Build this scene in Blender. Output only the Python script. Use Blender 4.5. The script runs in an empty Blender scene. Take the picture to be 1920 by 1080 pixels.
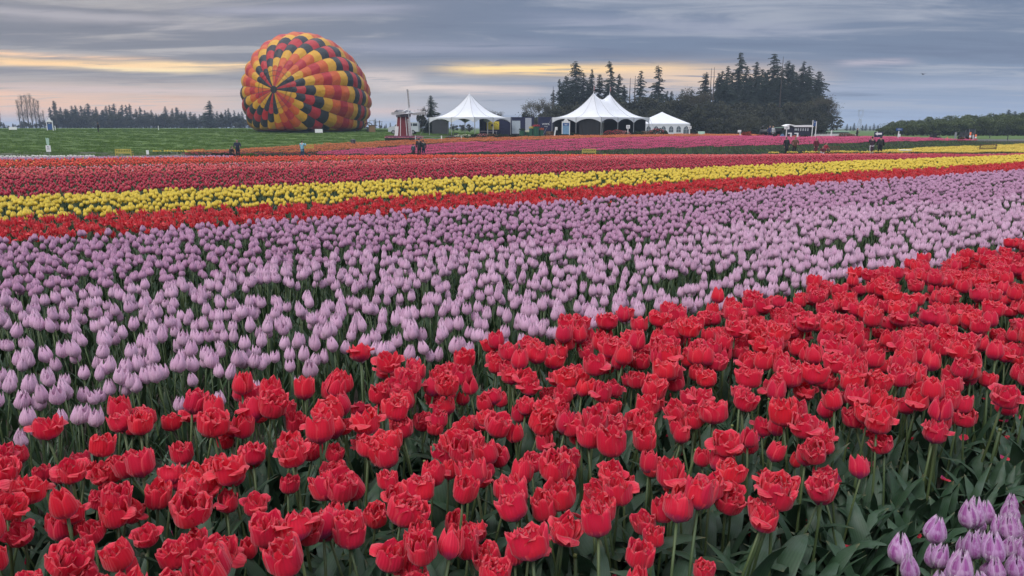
import bpy, math, random
import numpy as np
from mathutils import Vector, Matrix, Euler
R = math.radians
rnd = random.Random(7)
rng = np.random.default_rng(7)
sc = bpy.context.scene
COL = sc.collection

# ------------------------------------------------------------------ camera
F = 1387.0                     # focal length in pixels of the 1920 wide frame
CAMZ = 1.45
PITCH = math.atan(300 / F)
cd = bpy.data.cameras.new('camera'); cam = bpy.data.objects.new('camera', cd); COL.objects.link(cam)
cd.sensor_width = 36; cd.lens = 36 * F / 1920; cd.clip_start = 0.05; cd.clip_end = 20000
cam.location = (0, 0, CAMZ); cam.rotation_euler = (math.pi / 2 - PITCH, 0, 0)
sc.camera = cam

# ------------------------------------------------------------------ sky
SUN_EL, SUN_AZ = R(48), R(215)
world = bpy.data.worlds.new('World'); sc.world = world; world.use_nodes = True
wn, wl = world.node_tree.nodes, world.node_tree.links
for n in list(wn): wn.remove(n)
def W(op, a, b=None, c=None):
    n = wn.new('ShaderNodeMath'); n.operation = op
    for i, v in enumerate((a, b, c)):
        if v is None: continue
        if isinstance(v, (int, float)): n.inputs[i].default_value = v
        else: wl.new(v, n.inputs[i])
    return n.outputs[0]
def Wmix(fac, a, b, mode='MIX'):
    n = wn.new('ShaderNodeMix'); n.data_type = 'RGBA'; n.blend_type = mode
    for s, v in ((n.inputs[0], fac), (n.inputs[6], a), (n.inputs[7], b)):
        if isinstance(v, (int, float)): s.default_value = v
        elif isinstance(v, tuple): s.default_value = (*v, 1)
        else: wl.new(v, s)
    return n.outputs[2]
def Wss(x, a, b):
    n = wn.new('ShaderNodeMapRange'); n.interpolation_type = 'SMOOTHSTEP'
    wl.new(x, n.inputs[0]); n.inputs[1].default_value = a; n.inputs[2].default_value = b
    return n.outputs[0]
def lin(*c): return tuple(((v / 255 + .055) / 1.055) ** 2.4 if v > 10 else v / 255 / 12.92 for v in c)
tc = wn.new('ShaderNodeTexCoord'); nv = wn.new('ShaderNodeVectorMath'); nv.operation = 'NORMALIZE'
wl.new(tc.outputs['Generated'], nv.inputs[0])
sp = wn.new('ShaderNodeSeparateXYZ'); wl.new(nv.outputs[0], sp.inputs[0])
dx, dy, dz = sp.outputs
az = W('ARCTAN2', dx, dy); el = W('ARCSINE', dz)
h = W('ADD', W('MAXIMUM', dz, 0.0), 0.045)
def wnoise(sx, sy, scale, detail, rough, off=0.0, dist=0.0):
    cv = wn.new('ShaderNodeCombineXYZ')
    wl.new(W('MULTIPLY', W('DIVIDE', dx, h), sx), cv.inputs[0])
    wl.new(W('ADD', W('MULTIPLY', W('DIVIDE', dy, h), sy), off), cv.inputs[1]); cv.inputs[2].default_value = off
    n = wn.new('ShaderNodeTexNoise'); n.inputs['Scale'].default_value = scale
    n.inputs['Detail'].default_value = detail; n.inputs['Roughness'].default_value = rough
    n.inputs['Distortion'].default_value = dist
    wl.new(cv.outputs[0], n.inputs['Vector']); return n.outputs[0]
n_big = wnoise(.35, 1.0, .55, 4, .5, 3.1, .4)
n_mid = wnoise(.45, 1.0, 1.5, 6, .6, 11.0, .6)
n_fin = wnoise(.30, 1.0, 3.2, 7, .62, 5.0, .5)
left = Wss(az, .15, -.5); low = Wss(el, .10, .0)
base = Wmix(left, lin(104, 117, 140), lin(122, 123, 132))
hor = Wmix(Wss(az, .35, -.35), lin(137, 152, 178), lin(192, 182, 174))
base = Wmix(low, base, hor)
pale = Wmix(left, lin(158, 162, 174), lin(180, 174, 172))
cl = W('ADD', W('MULTIPLY', W('SUBTRACT', n_mid, .5), 2.1), W('ADD', W('MULTIPLY', W('SUBTRACT', n_big, .5), 2.4), W('MULTIPLY', W('SUBTRACT', n_fin, .5), .32)))
base = Wmix(W('MULTIPLY', Wss(cl, -.02, .55), .75), base, pale)
base = Wmix(W('MULTIPLY', Wss(cl, -.05, -.6), .6), base, Wmix(left, lin(90, 101, 126), lin(104, 106, 118)))
def gap(x, y, wx, wy, tilt=0.0):
    """a break in the cloud, centred where it stands in the sky"""
    a0, e0 = (x - 960) / 1419, (240 - y) / 1440
    ea = W('ADD', W('SUBTRACT', el, e0), W('MULTIPLY', W('SUBTRACT', az, a0), tilt))
    ea = W('ADD', ea, W('MULTIPLY', W('SUBTRACT', n_mid, .5), .012))
    q = W('ADD', W('POWER', W('ABSOLUTE', W('DIVIDE', W('SUBTRACT', az, a0), wx / 1419)), 4.0), W('POWER', W('DIVIDE', ea, wy / 1419), 2.0))
    return W('MULTIPLY', W('POWER', 2.718, W('MULTIPLY', q, -1.0)), Wss(n_fin, .26, .52))
for (x, y, wx, wy, tl), colr, amp in [
    ((190, 137, 270, 5.5, .0), (246, 204, 150), 1.0), ((120, 126, 230, 3.5, .0), (240, 198, 158), .9), ((420, 133, 120, 4, .0), (250, 214, 160), .9), ((330, 142, 110, 4, 0), (255, 228, 175), .8),
    ((1075, 135, 230, 10, .01), (255, 212, 138), 1.0), ((960, 131, 110, 5, .0), (255, 220, 150), .9), ((1290, 152, 200, 22, .02), (228, 196, 166), .85),
    ((815, 168, 110, 5, .0), (222, 202, 190), .85), ((930, 172, 90, 7, .0), (208, 190, 184), .8),
    ((180, 66, 260, 9, .0), (172, 167, 172), .75), ((90, 206, 380, 28, .0), (238, 188, 150), 1.0), ((0, 188, 170, 5, 0), (250, 198, 160), .8),
    ((330, 178, 230, 6, .0), (206, 184, 178), .8), ((730, 210, 75, 11, .0), (226, 188, 168), .7), ((730, 150, 60, 16, .05), (214, 196, 188), .75),
    ((1585, 133, 55, 5, .0), (184, 174, 184), .7), ((1600, 172, 260, 9, -.01), (150, 158, 178), .75),
    ((1240, 60, 260, 12, .06), (140, 145, 165), .7), ((600, 36, 190, 8, -.05), (160, 160, 176), .7), ((850, 95, 230, 12, .0), (150, 152, 170), .6)]:
    base = Wmix(W('MULTIPLY', gap(x, y, wx, wy, tl), amp), base, lin(*colr))
# an overcast dome is about three times brighter overhead than at the horizon
zen = Wss(el, .16, 1.1)
dome = Wmix(zen, base, (1.55, 1.60, 1.74))
sky = wn.new('ShaderNodeTexSky'); sky.sky_type = 'NISHITA'; sky.sun_disc = False
sky.sun_elevation = SUN_EL; sky.sun_rotation = SUN_AZ
b1 = wn.new('ShaderNodeBackground'); wl.new(sky.outputs[0], b1.inputs[0]); b1.inputs[1].default_value = .05
b2 = wn.new('ShaderNodeBackground'); wl.new(dome, b2.inputs[0]); b2.inputs[1].default_value = 1.0
mx = wn.new('ShaderNodeMixShader'); mx.inputs[0].default_value = .94
wo = wn.new('ShaderNodeOutputWorld')
wl.new(b1.outputs[0], mx.inputs[1]); wl.new(b2.outputs[0], mx.inputs[2]); wl.new(mx.outputs[0], wo.inputs[0])
world.cycles.sampling_method = 'MANUAL'; world.cycles.sample_map_resolution = 512
# ------------------------------------------------------------------ sun, exposure
sl = bpy.data.lights.new('sun', 'SUN'); sun = bpy.data.objects.new('sun', sl); COL.objects.link(sun)
sl.energy = 1.3; sl.angle = R(22); sl.color = (1, .95, .88)
sd = Vector((math.sin(SUN_AZ) * math.cos(SUN_EL), math.cos(SUN_AZ) * math.cos(SUN_EL), math.sin(SUN_EL)))
sun.rotation_euler = sd.to_track_quat('Z', 'Y').to_euler()
sc.view_settings.view_transform = 'Standard'; sc.view_settings.look = 'None'
sc.view_settings.exposure = 0.35; sc.view_settings.gamma = 1; sc.view_settings.use_curve_mapping = False
sc.cycles.use_denoising = True
sc.cycles.max_bounces = 6; sc.cycles.diffuse_bounces = 3; sc.cycles.transmission_bounces = 4; sc.cycles.volume_bounces = 0
sc.cycles.transparent_max_bounces = 6

# ------------------------------------------------------------------ helpers
def tanrow(row): return math.tan(PITCH + math.atan((row - 540) / F))
def at(x, y, Y):
    """the point at distance Y ahead that stands at pixel x, y of the photograph"""
    dxp, dyp = (x - 960) / F, -(y - 540) / F
    yc = dyp * math.sin(PITCH) + math.cos(PITCH); zc = dyp * math.cos(PITCH) - math.sin(PITCH)
    s = Y / yc
    return Vector((dxp * s, Y, CAMZ + zc * s))
def tof(x): return (x - 960) / 1419.0
UX, UY = .831, .556            # direction of the tulip rows
def vof(X, Y): return -UY * X + UX * Y
def uof(X, Y): return UX * X + UY * Y
def xy(u, v): return UX * u - UY * v, UY * u + UX * v
def ss(x, a, b):
    t = np.clip((np.asarray(x, float) - a) / (b - a), 0, 1); return t * t * (3 - 2 * t)
_Ys = np.arange(0, 601, 1.0)
def _tab(pairs):
    ys = [p[0] for p in pairs]; zs = [CAMZ - p[0] * tanrow(p[1]) for p in pairs]
    z = np.interp(_Ys, ys, zs)
    k = np.exp(-np.linspace(-2, 2, 9) ** 2); k /= k.sum()
    return np.convolve(np.pad(z, 4, mode='edge'), k, mode='valid')
TL = _tab([(50, 303), (57, 300), (66, 298.5), (75, 297), (85, 283), (100, 268), (120, 255), (137, 246.5), (170, 242.2), (220, 240.7), (600, 240.4)])
TC = _tab([(50, 305.6), (57, 303), (66, 300), (75, 297), (85, 280), (92, 270), (100, 263), (112, 257), (120, 255), (150, 252), (200, 248), (600, 242)])
TR = _tab([(50, 305), (57, 305), (66, 300), (75, 293), (85, 281), (95, 270), (102, 264), (110, 261.5), (150, 255), (250, 250.5), (600, 243)])
def TZ(X, Y):
    X = np.asarray(X, float); Y = np.asarray(Y, float)
    v = vof(X, Y); t = X / np.maximum(Y, 20)
    near = -.40 * ss(v, 13.3, 20.5) + np.interp(Y, [25, 38, 48], [0, -.08, -.25])
    yy = np.clip(Y, 0, 600)
    l, c, r = (np.interp(yy, _Ys, T) for T in (TL, TC, TR))
    a = ss(t, -.22, -.02); b = ss(t, .22, .42)
    far = l * (1 - a) + c * a * (1 - b) + r * b
    w = ss(Y, 42, 58)
    return near * (1 - w) + far * w
def tz(X, Y): return float(TZ(X, Y))
def Yrow(x, row, lo=75, hi=400):
    """distance at which the ground beyond the dip shows on this row"""
    t = tof(x); ys = np.linspace(lo, hi, 700); z = TZ(t * ys, ys)
    ang = (CAMZ - z) / ys; tgt = tanrow(row)
    i = np.where(ang <= tgt)[0]
    return float(ys[i[0]]) if len(i) else hi
def ground_pt(x, Y):
    X = tof(x) * Y; return Vector((X, Y, tz(X, Y)))

class MB:
    def __init__(s): s.v = []; s.f = []; s.m = []; s.a = []
    def add(s, vs, fs, mi=0, at_=None):
        o = len(s.v); s.v.extend([tuple(p) for p in vs]); s.f.extend([tuple(i + o for i in f) for f in fs]); s.m.extend([mi] * len(fs))
        s.a.extend(at_ if at_ is not None else [(0.0, 0.0)] * len(vs)); return s
    def box(s, c, d, rz=0, mi=0, taper=1.0, M=None):
        x, y, z = d[0] / 2, d[1] / 2, d[2] / 2
        P = [(-x, -y, -z), (x, -y, -z), (x, y, -z), (-x, y, -z)] + [(-x * taper, -y * taper, z), (x * taper, -y * taper, z), (x * taper, y * taper, z), (-x * taper, y * taper, z)]
        T = Matrix.Translation(c) @ Matrix.Rotation(rz, 4, 'Z') if M is None else M @ Matrix.Translation(c)
        return s.add([T @ Vector(p) for p in P], [(3, 2, 1, 0), (4, 5, 6, 7), (0, 1, 5, 4), (1, 2, 6, 5), (2, 3, 7, 6), (3, 0, 4, 7)], mi)
    def tube(s, pts, rads, n=6, mi=0, cap=True):
        pts = [Vector(p) for p in pts]; rings = []
        if isinstance(rads, (int, float)): rads = [rads] * len(pts)
        for i, p in enumerate(pts):
            d = (pts[min(i + 1, len(pts) - 1)] - pts[max(i - 1, 0)])
            if d.length < 1e-9: d = Vector((0, 0, 1))
            d.normalize(); a = d.orthogonal() if abs(d.z) > .9 else d.cross(Vector((0, 0, 1)))
            if abs(d.z) > .9: a = Vector((1, 0, 0)) - d * d.x
            a.normalize(); b = d.cross(a)
            rings.append([p + (a * math.cos(k * 2 * math.pi / n) + b * math.sin(k * 2 * math.pi / n)) * rads[i] for k in range(n)])
        vs = [q for r in rings for q in r]; fs = []
        for i in range(len(pts) - 1):
            for k in range(n):
                k2 = (k + 1) % n; fs.append((i * n + k, i * n + k2, (i + 1) * n + k2, (i + 1) * n + k))
        if cap: fs.append(tuple(range(n))[::-1]); fs.append(tuple((len(pts) - 1) * n + k for k in range(n)))
        return s.add(vs, fs, mi)
    def lathe(s, prof, n=12, c=(0, 0, 0), mi=0, sx=1, sy=1):
        vs = []; fs = []
        for r, z in prof:
            for k in range(n):
                a = 2 * math.pi * (k + .5) / n; vs.append((c[0] + r * sx * math.cos(a), c[1] + r * sy * math.sin(a), c[2] + z))
        for i in range(len(prof) - 1):
            for k in range(n):
                k2 = (k + 1) % n; fs.append((i * n + k, i * n + k2, (i + 1) * n + k2, (i + 1) * n + k))
        fs.append(tuple(range(n))[::-1]); fs.append(tuple((len(prof) - 1) * n + k for k in range(n)))
        return s.add(vs, fs, mi)
    def poly_prism(s, pts, y0, y1, mi=0, M=None):
        """polygon in x,z extruded along y"""
        n = len(pts); vs = [(x, y0, z) for x, z in pts] + [(x, y1, z) for x, z in pts]
        if M is not None: vs = [M @ Vector(p) for p in vs]
        return s.add(vs, [tuple(range(n)), tuple(range(n, 2 * n))[::-1]] + [(i, i + n, (i + 1) % n + n, (i + 1) % n) for i in range(n)], mi)
    def mesh(s, name, mats, smooth=False):
        me = bpy.data.meshes.new(name); me.from_pydata(s.v, [], s.f)
        for m in (mats if isinstance(mats, (list, tuple)) else [mats]): me.materials.append(m)
        me.polygons.foreach_set('material_index', s.m)
        if smooth: me.polygons.foreach_set('use_smooth', [True] * len(s.f))
        A = np.array(s.a, float)
        if len(A) and A.any():
            for i, nm in enumerate(('pu', 'pw')):
                at_ = me.attributes.new(nm, 'FLOAT', 'POINT'); at_.data.foreach_set('value', np.ascontiguousarray(A[:, i], dtype=np.float32))
        me.update(); return me
    def build(s, name, mats, parent=None, smooth=False, loc=None):
        return link(name, s.mesh(name, mats, smooth), parent, loc)
def link(name, data, parent=None, loc=None):
    o = bpy.data.objects.new(name, data); COL.objects.link(o)
    if parent is not None: o.parent = parent
    if loc is not None: o.location = loc
    return o
def thing(name, label, cat, loc=(0, 0, 0), rz=0, group=None):
    o = bpy.data.objects.new(name, None); COL.objects.link(o); o.empty_display_size = .2
    o.location = loc; o.rotation_euler = (0, 0, rz); o['label'] = label; o['category'] = cat
    if group: o['group'] = group
    return o
def tag(o, label, cat, group=None):
    o['label'] = label; o['category'] = cat
    if group: o['group'] = group
    return o
def copy_tree(o, loc=None, rz=None, label=None, scale=None):
    def cp(a, par):
        c = a.copy(); COL.objects.link(c)
        if par is not None: c.parent = par
        for ch in KIDS.get(a.name, ()): cp(ch, c)
        return c
    c = cp(o, None)
    if loc is not None: c.location = loc
    if rz is not None: c.rotation_euler = (0, 0, rz)
    if label: c['label'] = label
    if scale is not None: c.scale = scale if hasattr(scale, '__len__') else (scale,) * 3
    return c
KIDS = {}
def note_kids(o):
    KIDS[o.name] = list(o.children)
    for c in o.children: note_kids(c)

# ------------------------------------------------------------------ materials
def newmat(name):
    m = bpy.data.materials.new(name); m.use_nodes = True
    nt = m.node_tree; return m, nt, nt.nodes['Principled BSDF']
def N(nt, typ, **kw):
    n = nt.nodes.new(typ)
    for k, v in kw.items():
        if k in n.inputs: n.inputs[k].default_value = v
        else: setattr(n, k, v)
    return n
def mixc(nt, fac, a, b, mode='MIX'):
    n = nt.nodes.new('ShaderNodeMix'); n.data_type = 'RGBA'; n.blend_type = mode
    for s, v in ((n.inputs[0], fac), (n.inputs[6], a), (n.inputs[7], b)):
        if isinstance(v, (int, float)): s.default_value = v
        elif isinstance(v, tuple): s.default_value = (*v, 1)
        else: nt.links.new(v, s)
    return n.outputs[2]
def mrange(nt, x, a, b, c=0., d=1.):
    n = nt.nodes.new('ShaderNodeMapRange'); nt.links.new(x, n.inputs[0])
    for i, v in enumerate((a, b, c, d)): n.inputs[i + 1].default_value = v
    return n.outputs[0]
def plain(name, c, rough=.7, var=.12, scale=6.0, metal=0.0, bump=.0, spec=.5):
    m, nt, b = newmat(name)
    tcn = N(nt, 'ShaderNodeTexCoord'); no = N(nt, 'ShaderNodeTexNoise'); no.inputs['Scale'].default_value = scale; no.inputs['Detail'].default_value = 4
    nt.links.new(tcn.outputs['Object'], no.inputs['Vector'])
    f = mrange(nt, no.outputs[0], .3, .7)
    col = mixc(nt, f, tuple(v * (1 - var) for v in c), tuple(min(1, v * (1 + var)) for v in c))
    nt.links.new(col, b.inputs['Base Color']); b.inputs['Roughness'].default_value = rough; b.inputs['Metallic'].default_value = metal
    b.inputs['Specular IOR Level'].default_value = spec
    if bump:
        bp = N(nt, 'ShaderNodeBump'); bp.inputs['Strength'].default_value = bump; bp.inputs['Distance'].default_value = .02
        nt.links.new(no.outputs[0], bp.inputs['Height']); nt.links.new(bp.outputs[0], b.inputs['Normal'])
    return m
def leafy(name, c1, c2, trans=.25, rough=.55, spec=.4, hue_var=.25):
    """thin leaf or petal: colour varies from one plant to the next"""
    m, nt, b = newmat(name)
    oi = N(nt, 'ShaderNodeObjectInfo'); g = N(nt, 'ShaderNodeNewGeometry')
    f = N(nt, 'ShaderNodeMath', operation='ADD'); nt.links.new(oi.outputs['Random'], f.inputs[0])
    ri = N(nt, 'ShaderNodeMath', operation='MULTIPLY'); nt.links.new(g.outputs['Random Per Island'], ri.inputs[0]); ri.inputs[1].default_value = .8
    nt.links.new(ri.outputs[0], f.inputs[1])
    f2 = mrange(nt, f.outputs[0], .2, 1.6)
    col = mixc(nt, f2, c1, c2)
    nt.links.new(col, b.inputs['Base Color']); b.inputs['Roughness'].default_value = rough; b.inputs['Specular IOR Level'].default_value = spec
    if trans:
        tr = N(nt, 'ShaderNodeBsdfTranslucent'); nt.links.new(col, tr.inputs[0]); ms = N(nt, 'ShaderNodeMixShader'); ms.inputs[0].default_value = trans
        out = nt.nodes['Material Output']; nt.links.new(b.outputs[0], ms.inputs[1]); nt.links.new(tr.outputs[0], ms.inputs[2]); nt.links.new(ms.outputs[0], out.inputs[0])
    return m
def petal(name, base, tip, edge, body2, trans=.3, streak=None, rough=.5):
    """petal colour along its length (pu) and across it (pw)"""
    m, nt, b = newmat(name)
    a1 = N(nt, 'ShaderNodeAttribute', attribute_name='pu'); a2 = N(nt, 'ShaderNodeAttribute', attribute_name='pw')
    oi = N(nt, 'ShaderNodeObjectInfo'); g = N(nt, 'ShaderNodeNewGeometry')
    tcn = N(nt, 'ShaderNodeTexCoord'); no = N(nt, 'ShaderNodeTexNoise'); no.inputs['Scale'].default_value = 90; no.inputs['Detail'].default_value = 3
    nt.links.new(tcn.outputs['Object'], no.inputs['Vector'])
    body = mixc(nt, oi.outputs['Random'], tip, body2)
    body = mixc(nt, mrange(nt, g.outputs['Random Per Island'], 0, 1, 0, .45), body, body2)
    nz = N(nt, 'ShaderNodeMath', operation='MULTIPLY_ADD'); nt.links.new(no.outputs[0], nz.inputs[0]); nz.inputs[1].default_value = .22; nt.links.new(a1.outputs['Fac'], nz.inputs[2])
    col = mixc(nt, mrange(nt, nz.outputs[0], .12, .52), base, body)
    ab = N(nt, 'ShaderNodeMath', operation='ABSOLUTE'); nt.links.new(a2.outputs['Fac'], ab.inputs[0])
    if streak:
        s_ = mrange(nt, ab.outputs[0], .70, .15)
        mm = N(nt, 'ShaderNodeMath', operation='MULTIPLY'); nt.links.new(s_, mm.inputs[0]); nt.links.new(mrange(nt, no.outputs[0], .35, .55), mm.inputs[1])
        col = mixc(nt, mm.outputs[0], col, streak)
    ed = N(nt, 'ShaderNodeMath', operation='MAXIMUM'); nt.links.new(ab.outputs[0], ed.inputs[0]); nt.links.new(mrange(nt, a1.outputs['Fac'], .80, 1.0, .55, 1.0), ed.inputs[1])
    nt_e = mrange(nt, ed.outputs[0], .72, 1.08, 0, .75)
    col = mixc(nt, nt_e, col, edge)
    nt.links.new(col, b.inputs['Base Color']); b.inputs['Roughness'].default_value = rough; b.inputs['Specular IOR Level'].default_value = .25
    b.inputs['Sheen Weight'].default_value = .25
    # fine veins along the petal
    wv = N(nt, 'ShaderNodeMath', operation='SINE'); w0 = N(nt, 'ShaderNodeMath', operation='MULTIPLY'); nt.links.new(a2.outputs['Fac'], w0.inputs[0]); w0.inputs[1].default_value = 22; nt.links.new(w0.outputs[0], wv.inputs[0])
    vn = N(nt, 'ShaderNodeMath', operation='MULTIPLY'); nt.links.new(mrange(nt, wv.outputs[0], -1, 1, 0, .55), vn.inputs[0]); nt.links.new(no.outputs[0], vn.inputs[1])
    col = mixc(nt, vn.outputs[0], col, body2)
    nt.links.new(col, b.inputs['Base Color'])
    bp = N(nt, 'ShaderNodeBump'); bp.inputs['Strength'].default_value = .4; bp.inputs['Distance'].default_value = .0012
    nt.links.new(wv.outputs[0], bp.inputs['Height']); nt.links.new(bp.outputs[0], b.inputs['Normal'])
    tr = N(nt, 'ShaderNodeBsdfTranslucent'); nt.links.new(col, tr.inputs[0]); ms = N(nt, 'ShaderNodeMixShader'); ms.inputs[0].default_value = trans
    out = nt.nodes['Material Output']; nt.links.new(b.outputs[0], ms.inputs[1]); nt.links.new(tr.outputs[0], ms.inputs[2]); nt.links.new(ms.outputs[0], out.inputs[0])
    return m
M = {}
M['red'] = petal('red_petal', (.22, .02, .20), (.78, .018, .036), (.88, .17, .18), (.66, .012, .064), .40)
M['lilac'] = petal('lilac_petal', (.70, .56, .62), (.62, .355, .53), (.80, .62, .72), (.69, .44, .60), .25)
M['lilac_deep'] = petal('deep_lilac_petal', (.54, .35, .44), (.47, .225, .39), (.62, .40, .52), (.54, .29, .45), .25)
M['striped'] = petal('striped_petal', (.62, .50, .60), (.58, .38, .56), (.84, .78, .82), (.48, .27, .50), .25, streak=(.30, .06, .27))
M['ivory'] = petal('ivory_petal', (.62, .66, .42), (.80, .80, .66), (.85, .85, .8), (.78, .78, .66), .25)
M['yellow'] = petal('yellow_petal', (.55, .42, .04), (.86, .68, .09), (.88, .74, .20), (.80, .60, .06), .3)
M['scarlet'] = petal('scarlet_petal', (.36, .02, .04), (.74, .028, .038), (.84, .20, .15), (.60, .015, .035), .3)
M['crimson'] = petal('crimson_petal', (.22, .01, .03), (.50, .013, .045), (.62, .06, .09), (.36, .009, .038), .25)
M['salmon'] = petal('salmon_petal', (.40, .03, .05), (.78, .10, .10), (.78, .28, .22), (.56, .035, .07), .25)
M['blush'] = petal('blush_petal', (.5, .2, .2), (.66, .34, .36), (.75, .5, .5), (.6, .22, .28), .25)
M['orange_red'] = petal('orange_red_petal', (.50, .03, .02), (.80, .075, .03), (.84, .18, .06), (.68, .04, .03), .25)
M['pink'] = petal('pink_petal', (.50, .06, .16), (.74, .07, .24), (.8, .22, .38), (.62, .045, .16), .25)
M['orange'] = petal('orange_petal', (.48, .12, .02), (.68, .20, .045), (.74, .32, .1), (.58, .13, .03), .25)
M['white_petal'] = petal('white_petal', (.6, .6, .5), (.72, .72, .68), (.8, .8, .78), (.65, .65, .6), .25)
def leafmat(name, c1, c2, rough=.42):
    m = leafy(name, c1, c2, .14, rough, .35)
    nt = m.node_tree; b = nt.nodes['Principled BSDF']
    tcn = N(nt, 'ShaderNodeTexCoord'); vo = N(nt, 'ShaderNodeTexVoronoi'); vo.inputs['Scale'].default_value = 140
    nt.links.new(tcn.outputs['Object'], vo.inputs['Vector'])
    f = mrange(nt, vo.outputs['Distance'], .05, .22, .12, rough)
    nt.links.new(f, b.inputs['Roughness'])
    a1 = N(nt, 'ShaderNodeAttribute', attribute_name='pu'); a2 = N(nt, 'ShaderNodeAttribute', attribute_name='pw')
    old = b.inputs['Base Color'].links[0].from_socket
    no = N(nt, 'ShaderNodeTexNoise'); no.inputs['Scale'].default_value = 22; no.inputs['Detail'].default_value = 5; nt.links.new(tcn.outputs['Object'], no.inputs['Vector'])
    wv = N(nt, 'ShaderNodeMath', operation='SINE'); w0 = N(nt, 'ShaderNodeMath', operation='MULTIPLY'); nt.links.new(a2.outputs['Fac'], w0.inputs[0]); w0.inputs[1].default_value = 26; nt.links.new(w0.outputs[0], wv.inputs[0])
    col = mixc(nt, mrange(nt, wv.outputs[0], -1, 1, 0, .22), old, tuple(min(1, v * 2.2) for v in c2))
    col = mixc(nt, mrange(nt, no.outputs[0], .45, .75, 0, .55), col, (.085, .125, .105))
    col = mixc(nt, mrange(nt, a1.outputs['Fac'], .93, 1.02, 0, .8), col, (.16, .13, .06))
    nt.links.new(col, b.inputs['Base Color'])
    bp = N(nt, 'ShaderNodeBump'); bp.inputs['Strength'].default_value = .25; bp.inputs['Distance'].default_value = .002
    nt.links.new(mrange(nt, vo.outputs['Distance'], .0, .2, 1, 0), bp.inputs['Height']); nt.links.new(bp.outputs[0], b.inputs['Normal'])
    return m
M['leaf'] = leafmat('tulip_leaf', (.018, .046, .024), (.036, .074, .038), .5)
M['leaf2'] = leafmat('lilac_tulip_leaf', (.018, .042, .018), (.034, .064, .026))
M['stem'] = leafy('tulip_stem', (.050, .085, .035), (.085, .12, .045), .0, .5)
M['cut'] = plain('cut_stem', (.14, .17, .045), .6)
M['soil'] = plain('soil', (.022, .015, .010), .9, .4, 3, bump=.6)
M['white'] = plain('white_paint', (.72, .73, .74), .5, .05)
M['tent'] = plain('tent_fabric', (.60, .62, .67), .55, .04, 1.2)
M['grey'] = plain('grey_metal', (.30, .31, .32), .45, .1, metal=.4)
M['dkgrey'] = plain('dark_grey', (.035, .037, .041), .6)
M['wallcloth'] = plain('shade_wall_cloth', (.014, .014, .016), .9)  # near-black on purpose: the marquee's inside shade is put into the wall colour
M['black'] = plain('black_plastic', (.012, .012, .014), .45)
M['navy'] = plain('navy_paint', (.012, .014, .055), .5, .15)
M['blue'] = plain('blue_board', (.03, .09, .26), .5)
M['ltblue'] = plain('light_blue_board', (.16, .30, .46), .5)
M['mill_red'] = plain('barn_red', (.14, .008, .013), .6)
M['cap_grey'] = plain('cap_shingle_grey', (.12, .12, .14), .8, .25, 20)
M['yel'] = plain('yellow_paint', (.46, .38, .07), .5)
M['yelsign'] = plain('yellow_board', (.60, .47, .03), .5)
M['wood'] = plain('weathered_wood', (.10, .065, .035), .8, .3, 12)
M['green_bin'] = plain('green_bin', (.02, .09, .05), .5)
M['mint'] = plain('mint_board', (.35, .52, .42), .6)
M['glass'] = plain('window_glass', (.03, .04, .05), .08, .1)
M['rubber'] = plain('rubber', (.02, .02, .02), .8)
M['orange_plastic'] = plain('orange_plastic', (.62, .12, .03), .5)
M['bark'] = plain('bark', (.055, .045, .036), .9, .35, 9, bump=.5)
M['barkpale'] = plain('pale_bark', (.065, .055, .045), .9, .3, 9)
M['conifer'] = leafy('fir_needles', (.010, .017, .013), (.022, .034, .022), .0, .8, .2)
M['grove'] = leafy('grove_leaves', (.020, .024, .015), (.062, .062, .034), .1, .8, .2)
M['woodleaf'] = leafy('fresh_leaves', (.040, .056, .018), (.085, .11, .034), .15, .75, .2)
M['bareleaf'] = leafy('bud_leaves', (.06, .055, .035), (.11, .10, .055), .15, .8, .2)
M['hedge'] = leafy('hedge_leaves', (.012, .022, .012), (.03, .045, .02), .1, .8, .2)
M['bushred'] = leafy('rust_flowers', (.22, .04, .02), (.38, .09, .05), .1, .8, .2)
M['bushbrown'] = leafy('brown_shrub', (.10, .06, .04), (.19, .12, .085), .1, .8, .2)
M['grassblade'] = leafy('grass_blades', (.055, .11, .02), (.12, .20, .04), .2, .7, .2)
M['asphalt'] = plain('road_surface', (.10, .10, .10), .9, .15, 1.5)
M['gravel'] = plain('wet_track', (.085, .075, .06), .35, .3, .8, bump=.3)
M['hill'] = plain('distant_hill', (.04, .055, .05), 1, .2, .01)

# ------------------------------------------------------------------ ground
def sheet(name, xs, ys, zoff, mat, fn=TZ):
    Xg, Yg = np.meshgrid(xs, ys); Zg = fn(Xg, Yg) + zoff
    return grid_mesh(name, Xg, Yg, Zg, mat)
def grid_mesh(name, Xg, Yg, Zg, mat):
    ny, nx = Xg.shape
    V = np.stack([Xg, Yg, Zg], -1).reshape(-1, 3)
    i = np.arange(ny - 1)[:, None] * nx + np.arange(nx - 1)[None, :]
    Q = np.stack([i, i + 1, i + nx + 1, i + nx], -1).reshape(-1, 4)
    me = bpy.data.meshes.new(name); me.from_pydata(V.tolist(), [], Q.tolist()); me.materials.append(mat)
    me.polygons.foreach_set('use_smooth', [True] * len(Q)); me.update()
    o = link(name, me); o['kind'] = 'structure'; return o
def warp(lo, hi, n, k): s = np.linspace(-1, 1, n); w = np.sinh(k * s) / math.sinh(k); return np.where(w < 0, -w * lo, w * hi)
m, nt, b = newmat('ground')
tcn = N(nt, 'ShaderNodeTexCoord'); no = N(nt, 'ShaderNodeTexNoise'); no.inputs['Scale'].default_value = 5; no.inputs['Detail'].default_value = 8; no.inputs['Roughness'].default_value = .7
nt.links.new(tcn.outputs['Object'], no.inputs['Vector'])
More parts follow.
